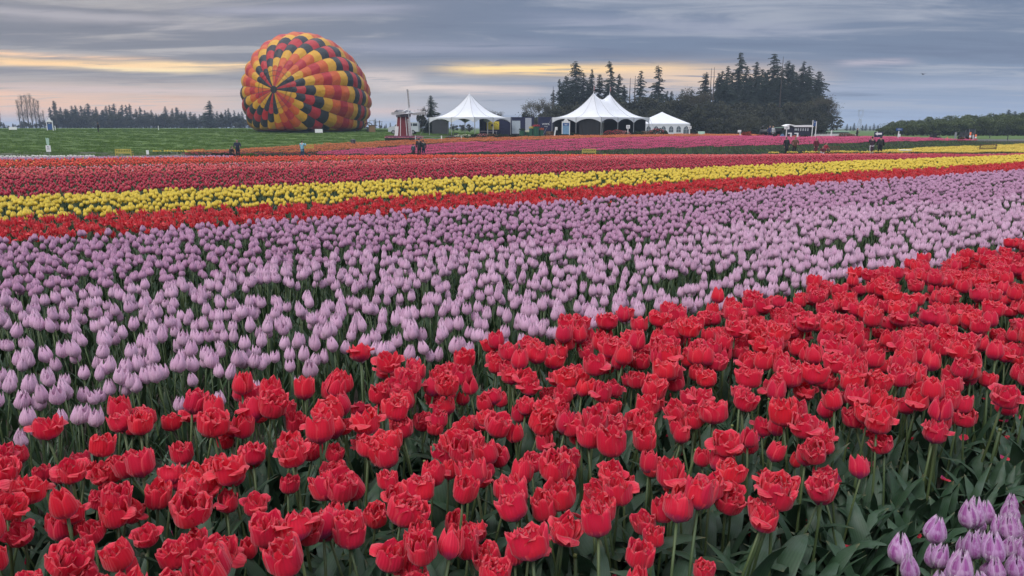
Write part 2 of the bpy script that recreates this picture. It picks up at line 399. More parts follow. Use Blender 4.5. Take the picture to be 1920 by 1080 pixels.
sy = N(nt, 'ShaderNodeSeparateXYZ'); nt.links.new(tcn.outputs['Object'], sy.inputs[0])
soil = mixc(nt, mrange(nt, no.outputs[0], .3, .7), (.014, .010, .007), (.045, .031, .020))
farc = mixc(nt, mrange(nt, no.outputs[0], .3, .7), (.035, .055, .018), (.06, .08, .03))
nt.links.new(mixc(nt, mrange(nt, sy.outputs[1], 108, 114), soil, farc), b.inputs['Base Color']); b.inputs['Roughness'].default_value = .85
bp = N(nt, 'ShaderNodeBump'); bp.inputs['Strength'].default_value = .8; bp.inputs['Distance'].default_value = .03
nt.links.new(no.outputs[0], bp.inputs['Height']); nt.links.new(bp.outputs[0], b.inputs['Normal'])
M['ground'] = m
ysg = np.concatenate([np.linspace(-60, -2, 16), np.linspace(-1, 160, 323), np.geomspace(165, 5000, 60)])
sheet('ground', warp(-5000, 5000, 321, 6.5), ysg, 0, M['ground'])
# grass
m, nt, b = newmat('grass'); M['grass'] = m
tcn = N(nt, 'ShaderNodeTexCoord'); mp = N(nt, 'ShaderNodeMapping'); mp.inputs['Scale'].default_value = (.25, .8, 1)
nt.links.new(tcn.outputs['Object'], mp.inputs[0])
no = N(nt, 'ShaderNodeTexNoise'); no.inputs['Scale'].default_value = .55; no.inputs['Detail'].default_value = 8; no.inputs['Roughness'].default_value = .7; nt.links.new(mp.outputs[0], no.inputs['Vector'])
n2 = N(nt, 'ShaderNodeTexNoise'); n2.inputs['Scale'].default_value = 6; n2.inputs['Detail'].default_value = 5; nt.links.new(tcn.outputs['Object'], n2.inputs['Vector'])
c = mixc(nt, mrange(nt, no.outputs[0], .35, .68), (.042, .080, .016), (.097, .155, .032))
c = mixc(nt, mrange(nt, n2.outputs[0], .35, .7, 0, .5), c, (.06, .10, .022))
nt.links.new(c, b.inputs['Base Color']); b.inputs['Roughness'].default_value = .9; b.inputs['Specular IOR Level'].default_value = .2
def bnd(pairs):
    xs = [tof(p[0]) for p in pairs]; yv = [Yrow(p[0], p[1]) if p[1] > 0 else -p[1] for p in pairs]
    return lambda t: np.interp(t, xs, yv)
GRASS0 = bnd([(-900, 296.5), (0, 296.2), (290, 293), (360, 286.5), (440, 283), (565, 275.5), (650, 270), (757, 265), (860, 261), (960, 258), (1100, 254), (1290, -128.), (1500, -125.), (1600, -112.), (1900, -109.5), (2600, -109.)])
def tsheet(name, t0, t1, nt_, y0, y1, ny, zoff, mat, p=1.0):
    t = np.linspace(t0, t1, nt_); s = np.linspace(0, 1, ny)[:, None] ** p
    Y = y0(t)[None, :] * (1 - s) + y1(t)[None, :] * s; X = t[None, :] * Y
    return grid_mesh(name, X, Y, TZ(X, Y) + zoff, mat)
K = lambda c: (lambda t: np.full_like(t, c))
tsheet('grass_field', -1.5, 1.5, 241, GRASS0, K(420), 150, .05, M['grass'], 1.8)
tsheet('path', -1.4, -.33, 80, K(62), K(76.5), 12, .035, M['gravel'])
tsheet('muddy_verge', -1.4, -.36, 120, K(75.5), K(82.5), 14, .075, plain('trodden_grass', (.040, .050, .020), .9, .5, .6))
tsheet('road', .30, 1.4, 80, K(101.5), K(107.5), 10, .06, M['asphalt'])
tsheet('gravel_yard', -.02, .36, 60, bnd([(900, 257), (1290, 254), (1700, -111.)]), K(131), 14, .09, plain('yard_gravel', (.09, .085, .07), .9, .3, 1.0))

# ------------------------------------------------------------------ scatter with geometry nodes (ground cover that nobody could count)
def hidden(name, mb_or_mesh, mats=None):
    me = mb_or_mesh.mesh(name, mats, True) if isinstance(mb_or_mesh, MB) else mb_or_mesh
    return bpy.data.objects.new(name + '_plant', me)
def scatter(name, P, rot, scl, protos, label=None):
    P = np.asarray(P, np.float32)
    me = bpy.data.meshes.new(name); me.vertices.add(len(P)); me.vertices.foreach_set('co', P.ravel())
    a = me.attributes.new('rot', 'FLOAT_VECTOR', 'POINT'); a.data.foreach_set('vector', np.asarray(rot, np.float32).ravel())
    a = me.attributes.new('scl', 'FLOAT_VECTOR', 'POINT'); s3 = np.repeat(np.asarray(scl, np.float32)[:, None], 3, 1) if np.ndim(scl) == 1 else np.asarray(scl, np.float32)
    a.data.foreach_set('vector', s3.ravel())
    a = me.attributes.new('pick', 'INT', 'POINT'); a.data.foreach_set('value', rng.integers(0, len(protos), len(P)).astype(np.int32))
    o = link(name, me); o['kind'] = 'stuff'
    ng = bpy.data.node_groups.new(name, 'GeometryNodeTree')
    ng.interface.new_socket('Geometry', in_out='INPUT', socket_type='NodeSocketGeometry'); ng.interface.new_socket('Geometry', in_out='OUTPUT', socket_type='NodeSocketGeometry')
    gi = ng.nodes.new('NodeGroupInput'); go = ng.nodes.new('NodeGroupOutput'); ip = ng.nodes.new('GeometryNodeInstanceOnPoints'); jn = ng.nodes.new('GeometryNodeJoinGeometry')
    for pr in protos:
        oi = ng.nodes.new('GeometryNodeObjectInfo'); oi.inputs['Object'].default_value = pr; oi.inputs['As Instance'].default_value = True
        ng.links.new(oi.outputs['Geometry'], jn.inputs[0])
    def na(nm, ty):
        n = ng.nodes.new('GeometryNodeInputNamedAttribute'); n.data_type = ty; n.inputs['Name'].default_value = nm; return n.outputs['Attribute']
    ng.links.new(gi.outputs[0], ip.inputs['Points']); ng.links.new(jn.outputs[0], ip.inputs['Instance']); ip.inputs['Pick Instance'].default_value = True
    ng.links.new(na('pick', 'INT'), ip.inputs['Instance Index']); ng.links.new(na('rot', 'FLOAT_VECTOR'), ip.inputs['Rotation']); ng.links.new(na('scl', 'FLOAT_VECTOR'), ip.inputs['Scale'])
    ng.links.new(ip.outputs[0], go.inputs[0])
    md = o.modifiers.new('scatter', 'NODES'); md.node_group = ng
    return o

# ------------------------------------------------------------------ tulip shapes
def petal_patch(mb, th, R_, H, half, r_end, flare, ruffle, seed, nu=6, nw=5, z0=0.0, pointed=0.0, curl=0.0, rscale=1.0, mi=0, dent=0.0):
    r0 = random.Random(seed); ph1, ph2, ph3 = (r0.uniform(0, 6.28) for _ in range(3))
    vs, at_ = [], []
    for i in range(nu):
        u = i / (nu - 1)
        if not pointed: u = 1 - (1 - u) ** 1.45
        if u < .5: r = R_ * math.sin(math.pi / 2 * min(1, u / .42)) ** .75 if u > 0 else R_ * .10
        else: r = R_ * (1 - (1 - r_end) * ((u - .42) / .58) ** 1.6) if u > .42 else R_
        r = max(r, R_ * .12) * rscale
        z = H * u ** (1.12)
        wid = half * (math.sin(math.pi * min(1, .12 + u * .70)) ** .6) * (1 - pointed * max(0, (u - .55) / .45) ** 1.7)
        if not pointed: wid = half * (math.sin(math.pi * min(.5, .12 + u * .70)) ** .6) * (math.sqrt(max(0, 1 - (max(0, u - .5) / .5) ** 2.6)) * .88 + .12)
        for j in range(nw):
            w = -1 + 2 * j / (nw - 1)
            a = th + w * wid
            rr = r + flare * max(0, u - .55) ** 2 * R_ * 4
            rfl = min(1, wid / half) ** 1.3 if not pointed else 1
            rr += rfl * ruffle * R_ * u * u * (math.sin(w * 3.4 + ph1) * .75 + math.sin(w * 6 + ph2) * .22)
            if curl and u > .6: rr += curl * R_ * (u - .6) ** 1.5 * 3.2 ; 
            zz = z - (curl * H * max(0, u - .62) ** 1.3 * 1.5 if curl else 0)
            zz -= H * (.10 * (1 + pointed) * u + (.0 if pointed else .05 * max(0, (u - .55) / .45) ** 2)) * w * w * (1 if u < .999 or not pointed else 1.5)
            zz += rfl * ruffle * H * .14 * u * u * math.sin(w * 6 + ph3)
            if u > .99 and dent: zz -= dent * H * abs(math.sin(w * 3.3 + ph2))
            # petals are flatter than the cup they form
            rr *= 1 - .10 * w * w * math.sin(math.pi * u)
            vs.append((rr * math.cos(a), rr * math.sin(a), z0 + zz)); at_.append((u * .98 + .01, w))
    fs = [(i * nw + j, i * nw + j + 1, (i + 1) * nw + j + 1, (i + 1) * nw + j) for i in range(nu - 1) for j in range(nw - 1)]
    mb.add(vs, fs, mi, at_)
def leaf_blade(mb, th, L, W_, lean, seed, z0=.0, n=7, mi=0, droop=1.0, r0_=.008, twist=0.0):
    r_ = random.Random(seed); x = r0_; z = z0; ang = lean * .25; vs, fs, la = [], [], []
    tw0 = r_.uniform(-.5, .5)
    for i in range(n):
        u = i / (n - 1)
        w = W_ * (math.sin(math.pi * (u * .86 + .11)) ** .75) * (1 - .15 * u); w = max(w, .0015)
        if i == n - 1: w = .0012
        tw = tw0 * u + twist * u
        up = Vector((-math.sin(ang), 0, math.cos(ang))); side = Vector((0, 1, 0))
        s_ = side * math.cos(tw) + up.cross(side) * math.sin(tw)
        wave = .16 * w * math.sin(u * 9 + seed)
        nrm = Vector((math.cos(ang), 0, -math.sin(ang)))
        c = Vector((x, 0, z))
        for k, q in ((-1, .32), (0, 0), (1, .32)):
            la.append((u, k))
            p = c + s_ * (w * k) - nrm * (w * q * 1.1) * -1 + nrm * wave * k
            vs.append((p.x * math.cos(th) - p.y * math.sin(th), p.x * math.sin(th) + p.y * math.cos(th), p.z))
        st = L / (n - 1); x += math.sin(ang) * st; z += math.cos(ang) * st
        ang += lean * droop * (.10 + .26 * u) 
    for i in range(n - 1):
        a = i * 3; fs += [(a, a + 1, a + 4, a + 3), (a + 1, a + 2, a + 5, a + 4)]
    mb.add(vs, fs, mi, la)
def stem_tube(mb, h, bend, r=.0042, n=5, mi=0):
    pts = [(bend[0] * (k / 3) ** 2, bend[1] * (k / 3) ** 2, h * k / 3) for k in range(4)]
    mb.tube(pts, [r * 1.15, r, r, r * .95], n, mi); return Vector(pts[-1])

# ruffled red double tulips: looks that differ
RED_LOOKS = [
    ('closed goblet-shaped', dict(outer=5, inner=4, R=.036, H=.088, r_end=.74, flare=.0, ruf=.10, curl=0)),
    ('half-open ruffled', dict(outer=6, inner=6, R=.040, H=.082, r_end=.84, flare=.12, ruf=.30, curl=0)),
    ('wide-open frilly', dict(outer=6, inner=7, R=.044, H=.078, r_end=.90, flare=.16, ruf=.36, curl=.0)),
    ('folded-petal', dict(outer=6, inner=6, R=.040, H=.082, r_end=.82, flare=.08, ruf=.18, curl=1.0)),
    ('tight egg-shaped', dict(outer=4, inner=3, R=.035, H=.088, r_end=.62, flare=.0, ruf=.08, curl=0)),
    ('droopy-petalled', dict(outer=6, inner=6, R=.041, H=.080, r_end=.86, flare=.12, ruf=.24, curl=.7)),
    ('blowsy full', dict(outer=7, inner=8, R=.046, H=.082, r_end=.84, flare=.08, ruf=.40, curl=0)),
]
def red_bloom_parts(k, seed):
    """list of (is_outer, MB) one petal each"""
    d = RED_LOOKS[k][1]; r_ = random.Random(seed); out = []
    for j in range(d['outer']):
        mb = MB(); th = 2 * math.pi * j / d['outer'] + r_.uniform(-.2, .2)
        cu = 0
        if d['curl'] >= 1 and j == 0: cu = .9
        elif 0 < d['curl'] < 1 and j % 2 == 0: cu = r_.uniform(.45, .9)
        petal_patch(mb, th, d['R'], d['H'] * r_.uniform(.84, 1.04), .86, d['r_end'], d['flare'] * r_.uniform(.5, 1.5), d['ruf'] * r_.uniform(.8, 1.3), seed * 31 + j, 8, 8, curl=cu, rscale=1 + .06 * (j % 2), dent=.015)
        out.append((True, mb))
    for j in range(d['inner']):
        mb = MB(); th = 2 * math.pi * (j + .5) / d['inner'] + r_.uniform(-.3, .3)
        rs = r_.choice([.85, .68, .5])
        petal_patch(mb, th, d['R'] * rs, d['H'] * r_.uniform(.84, 1.05), .80, d['r_end'] * r_.uniform(.8, 1.05), d['flare'] * .6, d['ruf'] * 1.5, seed * 77 + j, 6, 7, dent=.03)
        out.append((False, mb))
    return out

# ------------------------------------------------------------------ bed layout
TMAX = 1.02
def bed_points(v0, v1, row_gap, step, jit=.03, jv=.05, Ymax=120, t_lo=-.80, t_hi=.80, seed=1, ymin=1.0, drop=None, fillfrac=1.0):
    r_ = np.random.default_rng(seed); out = []
    nrow = max(1, int(round((v1 - v0) / row_gap)))
    for k in range(nrow):
        v = v0 + (k + .5) * (v1 - v0) / nrow
        us = np.arange(-60, 160, step); us = us + r_.uniform(-jit, jit, len(us)); vs = v + r_.normal(0, jv, len(us))
        X, Y = xy(us, vs); t = X / np.maximum(Y, .3)
        ok = (Y > min(ymin, .9)) & (Y < Ymax) & (X > t_lo * Y - 1.3) & (X < t_hi * Y + 1.3) & (r_.random(len(us)) < fillfrac)
        if drop is not None: ok &= drop(us, vs, k, r_)
        out.append(np.stack([X[ok], Y[ok], np.full(ok.sum(), k)], 1))
    return np.concatenate(out)
def inframe(X, Y, Z, mgn=40):
    c, s = math.cos(PITCH), math.sin(PITCH); z = Z - CAMZ
    dpt = Y * c - z * s; up = Y * s + z * c
    px = 960 + F * X / dpt; py = 540 - F * up / dpt
    return px, py, (px > -mgn) & (px < 1920 + mgn) & (py > -mgn) & (py < 1080 + mgn) & (dpt > .2)
COLS = ['at the far left edge', 'towards the far left', 'on the left', 'left of the middle', 'just left of centre', 'at the centre', 'just right of centre', 'right of the middle', 'on the right', 'towards the far right', 'at the far right edge']
ORD = ['first', 'second', 'third', 'fourth', 'fifth', 'sixth', 'seventh', 'eighth', 'ninth', 'tenth']
LMK = [(45, 'at the left edge'), (115, 'below the gabled sign'), (205, 'below the slope walker'), (270, 'below the left bench'), (395, 'below the left treeline'), (465, 'below the navy walker'), (535, 'below the balloon crown'), (600, 'below the blue jacket'), (690, 'below the balloon flank'),
       (790, 'below the windmill'), (850, 'below the marquee edge'), (905, 'below the marquee peak'), (955, 'below the yellow sign'), (1035, 'below the navy containers'), (1085, 'below the blue board'), (1155, 'below the twin peaks'), (1215, 'below the marquee corner'), (1290, 'below the windowed tent'),
       (1350, 'below the mint board'), (1420, 'below the rust bush'), (1465, 'below the steam engine'), (1520, 'below the train carriage'), (1600, 'below the picket fence'), (1665, 'below the arrow sign'), (1725, 'below the road sign'), (1785, 'below the black cart'), (1860, 'below the tractor'), (9999, 'at the right edge')]
def colword(px): return next(w for x, w in LMK if px < x)

# --- red double tulips in front
STEMH = .405
def red_plant_meshes():
    P = []
    for k in range(len(RED_LOOKS)):
        for q in range(2):
            seed = 100 + k * 7 + q
            parts = red_bloom_parts(k, seed); r_ = random.Random(seed)
            petals = [(mb.mesh('petal', M['red'], True), mb) for o_, mb in parts]
            whole = MB()
            for _, mb in parts: whole.add(mb.v, mb.f, 0, mb.a)
            sb = MB(); bend = (r_.uniform(-.04, .04), r_.uniform(-.04, .04)); top = stem_tube(sb, STEMH, bend, .0042, 6)
            leaves = []
            for j in range(3):
                lb = MB(); leaf_blade(lb, j * 2.2 + r_.uniform(-.4, .4), r_.uniform(.24, .36), r_.uniform(.024, .042), r_.uniform(.7, 1.5), seed * 5 + j, z0=.0 + .05 * j)
                leaves.append(lb.mesh('leaf', M['leaf'], True))
            P.append(dict(look=k, petals=[p[0] for p in petals], bloom=whole.mesh('bloom', M['red'], True), wholemb=whole, stemmb=sb, stem=sb.mesh('stem', M['stem'], True), top=top, bend=bend, leaves=leaves,
                          nout=sum(1 for o_, _ in parts if o_)))
    return P
RP = red_plant_meshes()
pts = bed_points(1.12, 2.86, .178, .049, .03, .045, Ymax=11, seed=5, ymin=.9, t_lo=-1.0, t_hi=1.0,
                 drop=lambda u, v, k, r_: r_.random(len(u)) > .05 + .32 * (np.sin(u * 3.1 + k * 1.7) * np.sin(u * 1.3 + k) > .5) + (.40 if k == 0 else .12 if k == 1 else 0))
Z = TZ(pts[:, 0], pts[:, 1])
tilt = rng.normal(0, .12, (len(pts), 2)); hs = rng.uniform(.84, 1.12, len(pts)) * (1 - .12 * (rng.random(len(pts)) < .15))
px, py, ok = inframe(pts[:, 0], pts[:, 1], Z + STEMH * hs + .03, 30)
dist = np.hypot(pts[:, 1], pts[:, 0])
order = np.argsort(np.where(ok, dist, 99))
ind = [i for i in order[:300] if ok[i]]
HEIGHTW = ['short-stemmed', 'tall']
names_used = set()
def lean_word(tx): return 'upright'
for n_, i in enumerate(ind):
    p = RP[rnd.choice([0, 1, 2, 3, 2, 3, 4, 5, 6, 7, 8, 10, 11, 10, 11, 12, 13, 12, 13, 3])]; look = RED_LOOKS[p['look']][0]
    row = int(pts[i, 2])
    tl = 'leaning ' if np.hypot(*tilt[i]) > .17 else ''
    hw = 'short ' if hs[i] < .88 else 'tall ' if hs[i] > 1.05 else ''
    lab = f"{hw}{tl}{look} red tulip, {ORD[row]} row of nearest bed, {colword(px[i])}"
    t_ = thing('red_tulip', lab, 'tulip', (pts[i, 0], pts[i, 1], Z[i]), 0, 'ruffled red tulips in the nearest bed')
    t_.rotation_euler = (tilt[i, 0], tilt[i, 1], rnd.uniform(0, 6.28)); t_.scale = (hs[i],) * 3
    link('stem', p['stem'], t_)
    for j in range(2 if n_ > 120 else 3):
        link('leaf', p['leaves'][j], t_)
    if n_ < 95:
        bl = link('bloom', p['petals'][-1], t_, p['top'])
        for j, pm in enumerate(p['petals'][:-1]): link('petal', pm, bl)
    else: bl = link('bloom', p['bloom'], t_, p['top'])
    s_ = rnd.uniform(.76, 1.02); bl.scale = (s_, s_, s_ * rnd.uniform(1.0, 1.22)); bl.rotation_euler = (rnd.gauss(0, .14), rnd.gauss(0, .14), rnd.uniform(0, 6.28))
rest = [i for i in range(len(pts)) if i not in set(ind)]
protos = []
for p in RP:
    w = MB(); w.add(p['stemmb'].v, p['stemmb'].f, 1, None); w.add([(Vector(q) * 1.04 + p['top']) for q in p['wholemb'].v], p['wholemb'].f, 0, p['wholemb'].a)
    protos.append(hidden('red_tulip', w, [M['red'], M['stem']]))
A = pts[rest]; rot = np.stack([tilt[rest][:, 0], tilt[rest][:, 1], rng.uniform(0, 6.28, len(rest))], 1)
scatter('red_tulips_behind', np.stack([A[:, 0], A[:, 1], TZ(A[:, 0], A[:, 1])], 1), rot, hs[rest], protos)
# their foliage
def leaf_clump(seed, n, L, W_, lean, mat_i=0, spread=.05):
    r_ = random.Random(seed); mb = MB()
    for j in range(n):
        sub = MB(); leaf_blade(sub, r_.uniform(0, 6.28), L * r_.uniform(.7, 1.15), W_ * r_.uniform(.6, 1.2), lean * r_.uniform(.5, 1.4), seed * 13 + j, n=6)
        ox, oy = r_.uniform(-spread, spread), r_.uniform(-spread, spread)
        mb.add([(x + ox, y + oy, z) for x, y, z in sub.v], sub.f, 0, sub.a)
    return mb
broad = [hidden('tulip_foliage', leaf_clump(40 + k, 5, .34, .034, 1.1), M['leaf']) for k in range(6)]
fp = bed_points(1.08, 2.88, .15, .085, .04, .06, Ymax=11, seed=9, ymin=.7, t_lo=-1.0, t_hi=1.0)
scatter('red_bed_foliage', np.stack([fp[:, 0], fp[:, 1], TZ(fp[:, 0], fp[:, 1])], 1), np.stack([rng.normal(0, .12, len(fp)), rng.normal(0, .12, len(fp)), rng.uniform(0, 6.28, len(fp))], 1), rng.uniform(.62, .95, len(fp)), broad)
# leaves that spill over the near edge of the bed
sp_ = bed_points(1.03, 1.16, .12, .11, .04, .04, Ymax=7, seed=19, ymin=.8, t_lo=-.2, t_hi=1.0)
spill = [hidden('spilling_foliage', leaf_clump(60 + k, 5, .36, .040, 1.7), M['leaf']) for k in range(4)]
scatter('bed_edge_foliage', np.stack([sp_[:, 0], sp_[:, 1], TZ(sp_[:, 0], sp_[:, 1])], 1), np.stack([rng.normal(0, .15, len(sp_)), rng.normal(0, .15, len(sp_)), rng.uniform(0, 6.28, len(sp_))], 1), rng.uniform(.7, 1.0, len(sp_)), spill)
fpm = []
for k in range(4):
    mb = MB(); petal_patch(mb, 0, .030, .06, .8, .9, .2, .25, 700 + k, 6, 6); v_ = [Vector(q) for q in mb.v]; c_ = sum(v_, Vector()) / len(v_); R_m = Matrix.Rotation(1.35, 3, 'Y')
    mb.v = [tuple(R_m @ (q - c_)) for q in v_]; fpm.append(hidden('fallen_petal', mb, M['red']))
fq = bed_points(.95, 2.8, .12, .16, .06, .05, Ymax=5, seed=77, ymin=.9); fq = fq[rng.random(len(fq)) < .55]
scatter('fallen_petals', np.stack([fq[:, 0], fq[:, 1], TZ(fq[:, 0], fq[:, 1]) + rng.uniform(.02, .22, len(fq)) * (vof(fq[:, 0], fq[:, 1]) > 1.1) + .015], 1), rng.uniform(-.4, .4, (len(fq), 3)) + np.stack([0 * fq[:, 0], 0 * fq[:, 0], rng.uniform(0, 6.28, len(fq))], 1), rng.uniform(.6, 1.0, len(fq)), fpm)
# headless stems
cs = bed_points(1.2, 2.3, .35, .33, .15, .1, Ymax=3.6, seed=31, ymin=1.1)
sm = []
for k in range(3):
    mb = MB(); mb.tube([(0, 0, 0), (.004 * k, 0, .18), (.008 * k, .004, .33)], [.0055, .005, .005], 7, 0); tip = MB(); tip.lathe([(.0055, 0), (.0062, .004), (.005, .009)], 7, (.008 * k, .004, .33)); sm.append((mb.mesh('cut_stem', M['stem'], True), tip.mesh('stem_tip', M['cut'], True)))
for x_, y_, k_ in cs:
    q, _, o_ = inframe(np.array([x_]), np.array([y_]), np.array([.3]), 0)
    if not o_[0]: continue
    z_ = tz(x_, y_); a, b_ = sm[rnd.randrange(3)]
    t_ = thing('headless_tulip_stem', f"bare green picked stem, {colword(q[0])}, {'close to the lens' if y_ < 1.9 else 'a little further back' if y_ < 2.6 else 'deeper in the bed'}", 'stem', (x_, y_, z_), rnd.uniform(0, 6), 'picked stems in the red bed')
    t_.scale = (1, 1, rnd.uniform(.85, 1.12)); t_.rotation_euler = (rnd.gauss(0, .1), rnd.gauss(0, .1), rnd.uniform(0, 6))
    link('stalk', a, t_); link('cut_tip', b_, t_)

# --- goblet tulips (lilac, yellow ...) as whole plants
def cup_bloom(seed, R_=.024, H=.058, r_end=.42, pointed=.75, half=.75, open_=0, nu=6, nw=5, ruf=.03):
    mb = MB(); r_ = random.Random(seed)
    for j in range(3): petal_patch(mb, 2.094 * j + r_.uniform(-.1, .1), R_, H * r_.uniform(.94, 1.04), half, r_end, open_, ruf, seed * 3 + j, nu, nw, pointed=pointed)
    for j in range(3): petal_patch(mb, 2.094 * (j + .5) + r_.uniform(-.1, .1), R_ * .9, H * r_.uniform(.92, 1.05), half, r_end * .95, open_ * .7, ruf, seed * 5 + j, nu, nw, pointed=pointed)
    return mb
def plant(bloom, h, seed, leaves=2, L=.26, W_=.016, n=4, stem_r=.0032, nl=5):
    r_ = random.Random(seed); s_ = MB(); top = stem_tube(s_, h, (r_.uniform(-.02, .02), r_.uniform(-.02, .02)), stem_r, n)
    lv = []
    for j in range(leaves):
        lb = MB(); leaf_blade(lb, j * 3.0 + r_.uniform(-.5, .5), L * r_.uniform(.8, 1.1), W_, r_.uniform(.5, 1.1), seed * 9 + j, z0=.02, n=nl); lv.append(lb)
    return dict(bloom=bloom, stem=s_, top=top, leaves=lv)
def joined(p, withleaf=True):
    w = MB(); w.add([Vector(q) + p['top'] for q in p['bloom'].v], p['bloom'].f, 0, p['bloom'].a); w.add(p['stem'].v, p['stem'].f, 1)
    if withleaf:
        for lb in p['leaves']: w.add(lb.v, lb.f, 2, lb.a)
    return w
LOOKL = ['closed', 'slim pointed', 'plump', 'half-open']
def lil_variants(seed0):
    out = []
    for k, (R_, H, re, op) in enumerate([(.028, .082, .36, 0), (.025, .086, .28, 0), (.030, .080, .42, .0), (.030, .078, .62, .12)]):
        for q in range(2): out.append((k, plant(cup_bloom(seed0 + k * 3 + q, R_, H, re, .72, .95, op), .345, seed0 + k * 5 + q)))
    return out
LV = lil_variants(200)
def gapfn(thr, f1=1.1, f2=.45):
    def fn(u, v, k, r_):
        g = np.sin(u * f1 + k * 2.13) + np.sin(u * f2 * 1.7 - k * 1.37 + 1) + np.sin(u * 2.9 + k * .7) * .6
        return (g < thr) | (r_.random(len(u)) < .12)
    return fn
lp = bed_points(2.96, 8.92, .300, .033, .03, .036, Ymax=26, seed=12, ymin=1.8, drop=gapfn(1.35), fillfrac=.90)
pale = lp[(vof(lp[:, 0], lp[:, 1]) < 5.6 + .25 * np.sin(uof(lp[:, 0], lp[:, 1]) * .9))]
deep = lp[~(vof(lp[:, 0], lp[:, 1]) < 5.6 + .25 * np.sin(uof(lp[:, 0], lp[:, 1]) * .9))]
def individuals(P, variants, mats, nmax, name, cat, group, labfn, split=True, zs=(.88, 1.1), tl=.07, sc_=(.9, 1.12)):
    """the nmax plants that show largest become things; returns the others"""
    Z = TZ(P[:, 0], P[:, 1]); h_ = rng.uniform(*zs, len(P)); tl_ = rng.normal(0, tl, (len(P), 2))
    px, py, ok = inframe(P[:, 0], P[:, 1], Z + .38, 10)
    d = np.where(ok, P[:, 1], 1e3); order = np.argsort(d)[:nmax]; order = [i for i in order if ok[i]]
    ms = []
    for k, p in variants:
        if split: ms.append((k, p['bloom'].mesh('bloom', mats[0], True), p['stem'].mesh('stem', mats[1], True), [l.mesh('leaf', mats[2], True) for l in p['leaves']], p['top']))
        else: ms.append((k, joined(p).mesh(name, mats, True)))
    for i in order:
        v = ms[rnd.randrange(len(ms))]
        lab = labfn(v[0], px[i], int(P[i, 2]), h_[i], tl_[i])
        if split:
            t_ = thing(name, lab, cat, (P[i, 0], P[i, 1], Z[i]), 0, group)
            link('stem', v[2], t_); bl = link('bloom', v[1], t_, v[4]); bl.rotation_euler = (rnd.gauss(0, .09), rnd.gauss(0, .09), rnd.uniform(0, 6.28)); s_ = rnd.uniform(*sc_); bl.scale = (s_, s_, s_)
            link('leaf', v[3][rnd.randrange(len(v[3]))], t_)
        else:
            t_ = tag(link(name, v[1], None, (P[i, 0], P[i, 1], Z[i])), lab, cat, group)
        t_.rotation_euler = (tl_[i, 0], tl_[i, 1], rnd.uniform(0, 6.28)); t_.scale = (h_[i],) * 3
    S = set(order); return P[[i for i in range(len(P)) if i not in S]]
def scatter_plants(name, P, protos, zs=(.86, 1.1), tl=.08):
    return scatter(name, np.stack([P[:, 0], P[:, 1], TZ(P[:, 0], P[:, 1])], 1), np.stack([rng.normal(0, tl, len(P)), rng.normal(0, tl, len(P)), rng.uniform(0, 6.28, len(P))], 1), rng.uniform(*zs, len(P)), protos)
restp = individuals(pale, LV, [M['lilac'], M['stem'], M['leaf2']], 300, 'lilac_tulip', 'tulip', 'pale lilac tulips behind the red bed',
    lambda k, px, row, h_, t_: f"{'leaning ' if np.hypot(*t_) > .12 else ''}{'short ' if h_ < .93 else 'tall ' if h_ > 1.05 else ''}{LOOKL[k]} lilac tulip, {ORD[min(row, 9)]} row behind red bed, {colword(px)}")
lilp = [hidden('lilac_tulip', joined(p), [M['lilac'], M['stem'], M['leaf2']]) for k, p in LV]
scatter_plants('pale_lilac_tulip_bed', restp, lilp)
LD = [plant(cup_bloom(260 + k, .0290 + .003 * (k % 2), .072, .28, .72, .95, 0, 5, 4), .33, 260 + k) for k in range(5)]
scatter_plants('deep_lilac_tulip_bed', deep, [hidden('deep_lilac_tulip', joined(p), [M['lilac_deep'], M['stem'], M['leaf2']]) for p in LD])
narrow = [hidden('narrow_foliage', leaf_clump(80 + k, 7, .25, .013, .8, spread=.06), M['leaf2']) for k in range(5)]
fp = bed_points(2.86, 9.0, .17, .12, .05, .06, Ymax=28, seed=14, ymin=1.7)
scatter_plants('lilac_bed_foliage', fp, narrow, (.62, .92), .1)
# --- striped lilac bed in the near right corner
SV = [(k, plant(cup_bloom(300 + k, .0245 + .002 * (k % 3), .078, .26, .74, .92, .0, 8, 7, .04), .30, 300 + k)) for k in range(4)]
cp = bed_points(.40, .90, .080, .046, .015, .012, Ymax=4, seed=41, ymin=1.0, t_lo=.25, t_hi=.95, drop=lambda u, v, k, r_: u > 1.62 + .45 * (v - .4))
restp = individuals(cp, SV, [M['striped'], M['stem'], M['leaf2']], 60, 'striped_tulip', 'tulip', 'striped lilac tulips in the near right corner',
    lambda k, px, row, h_, t_: f"{'short ' if h_ < .93 else 'tall ' if h_ > 1.05 else ''}{['slim', 'rounded', 'full', 'narrow'][k]} purple-striped white tulip, {['nearest', 'second', 'third', 'fourth', 'rearmost'][min(4, row)]} row of corner bed, {'right at the frame edge' if px > 1870 else 'beside the dark soil' if px < 1740 else 'left half of clump' if px < 1800 else 'right half of clump'}", tl=.09)
if len(restp): scatter_plants('striped_tulips_outside', restp, [hidden('striped_tulip', joined(p), [M['striped'], M['stem'], M['leaf2']]) for k, p in SV])
fp = bed_points(.36, .92, .10, .07, .03, .03, Ymax=5, seed=44, ymin=.8, t_lo=.2, t_hi=1.1, drop=lambda u, v, k, r_: u > 1.6 + .45 * (v - .4))
scatter_plants('striped_bed_foliage', fp, narrow, (.7, .95), .1)
iv = plant(cup_bloom(330, .024, .062, .45, .8, .8, .05, 8, 7), .30, 331)
g = at(1905, 1035, 1.42); t_ = thing('ivory_tulip', 'single ivory white tulip among the striped lilac ones, at the right frame edge', 'tulip', (g.x, g.y, 0))
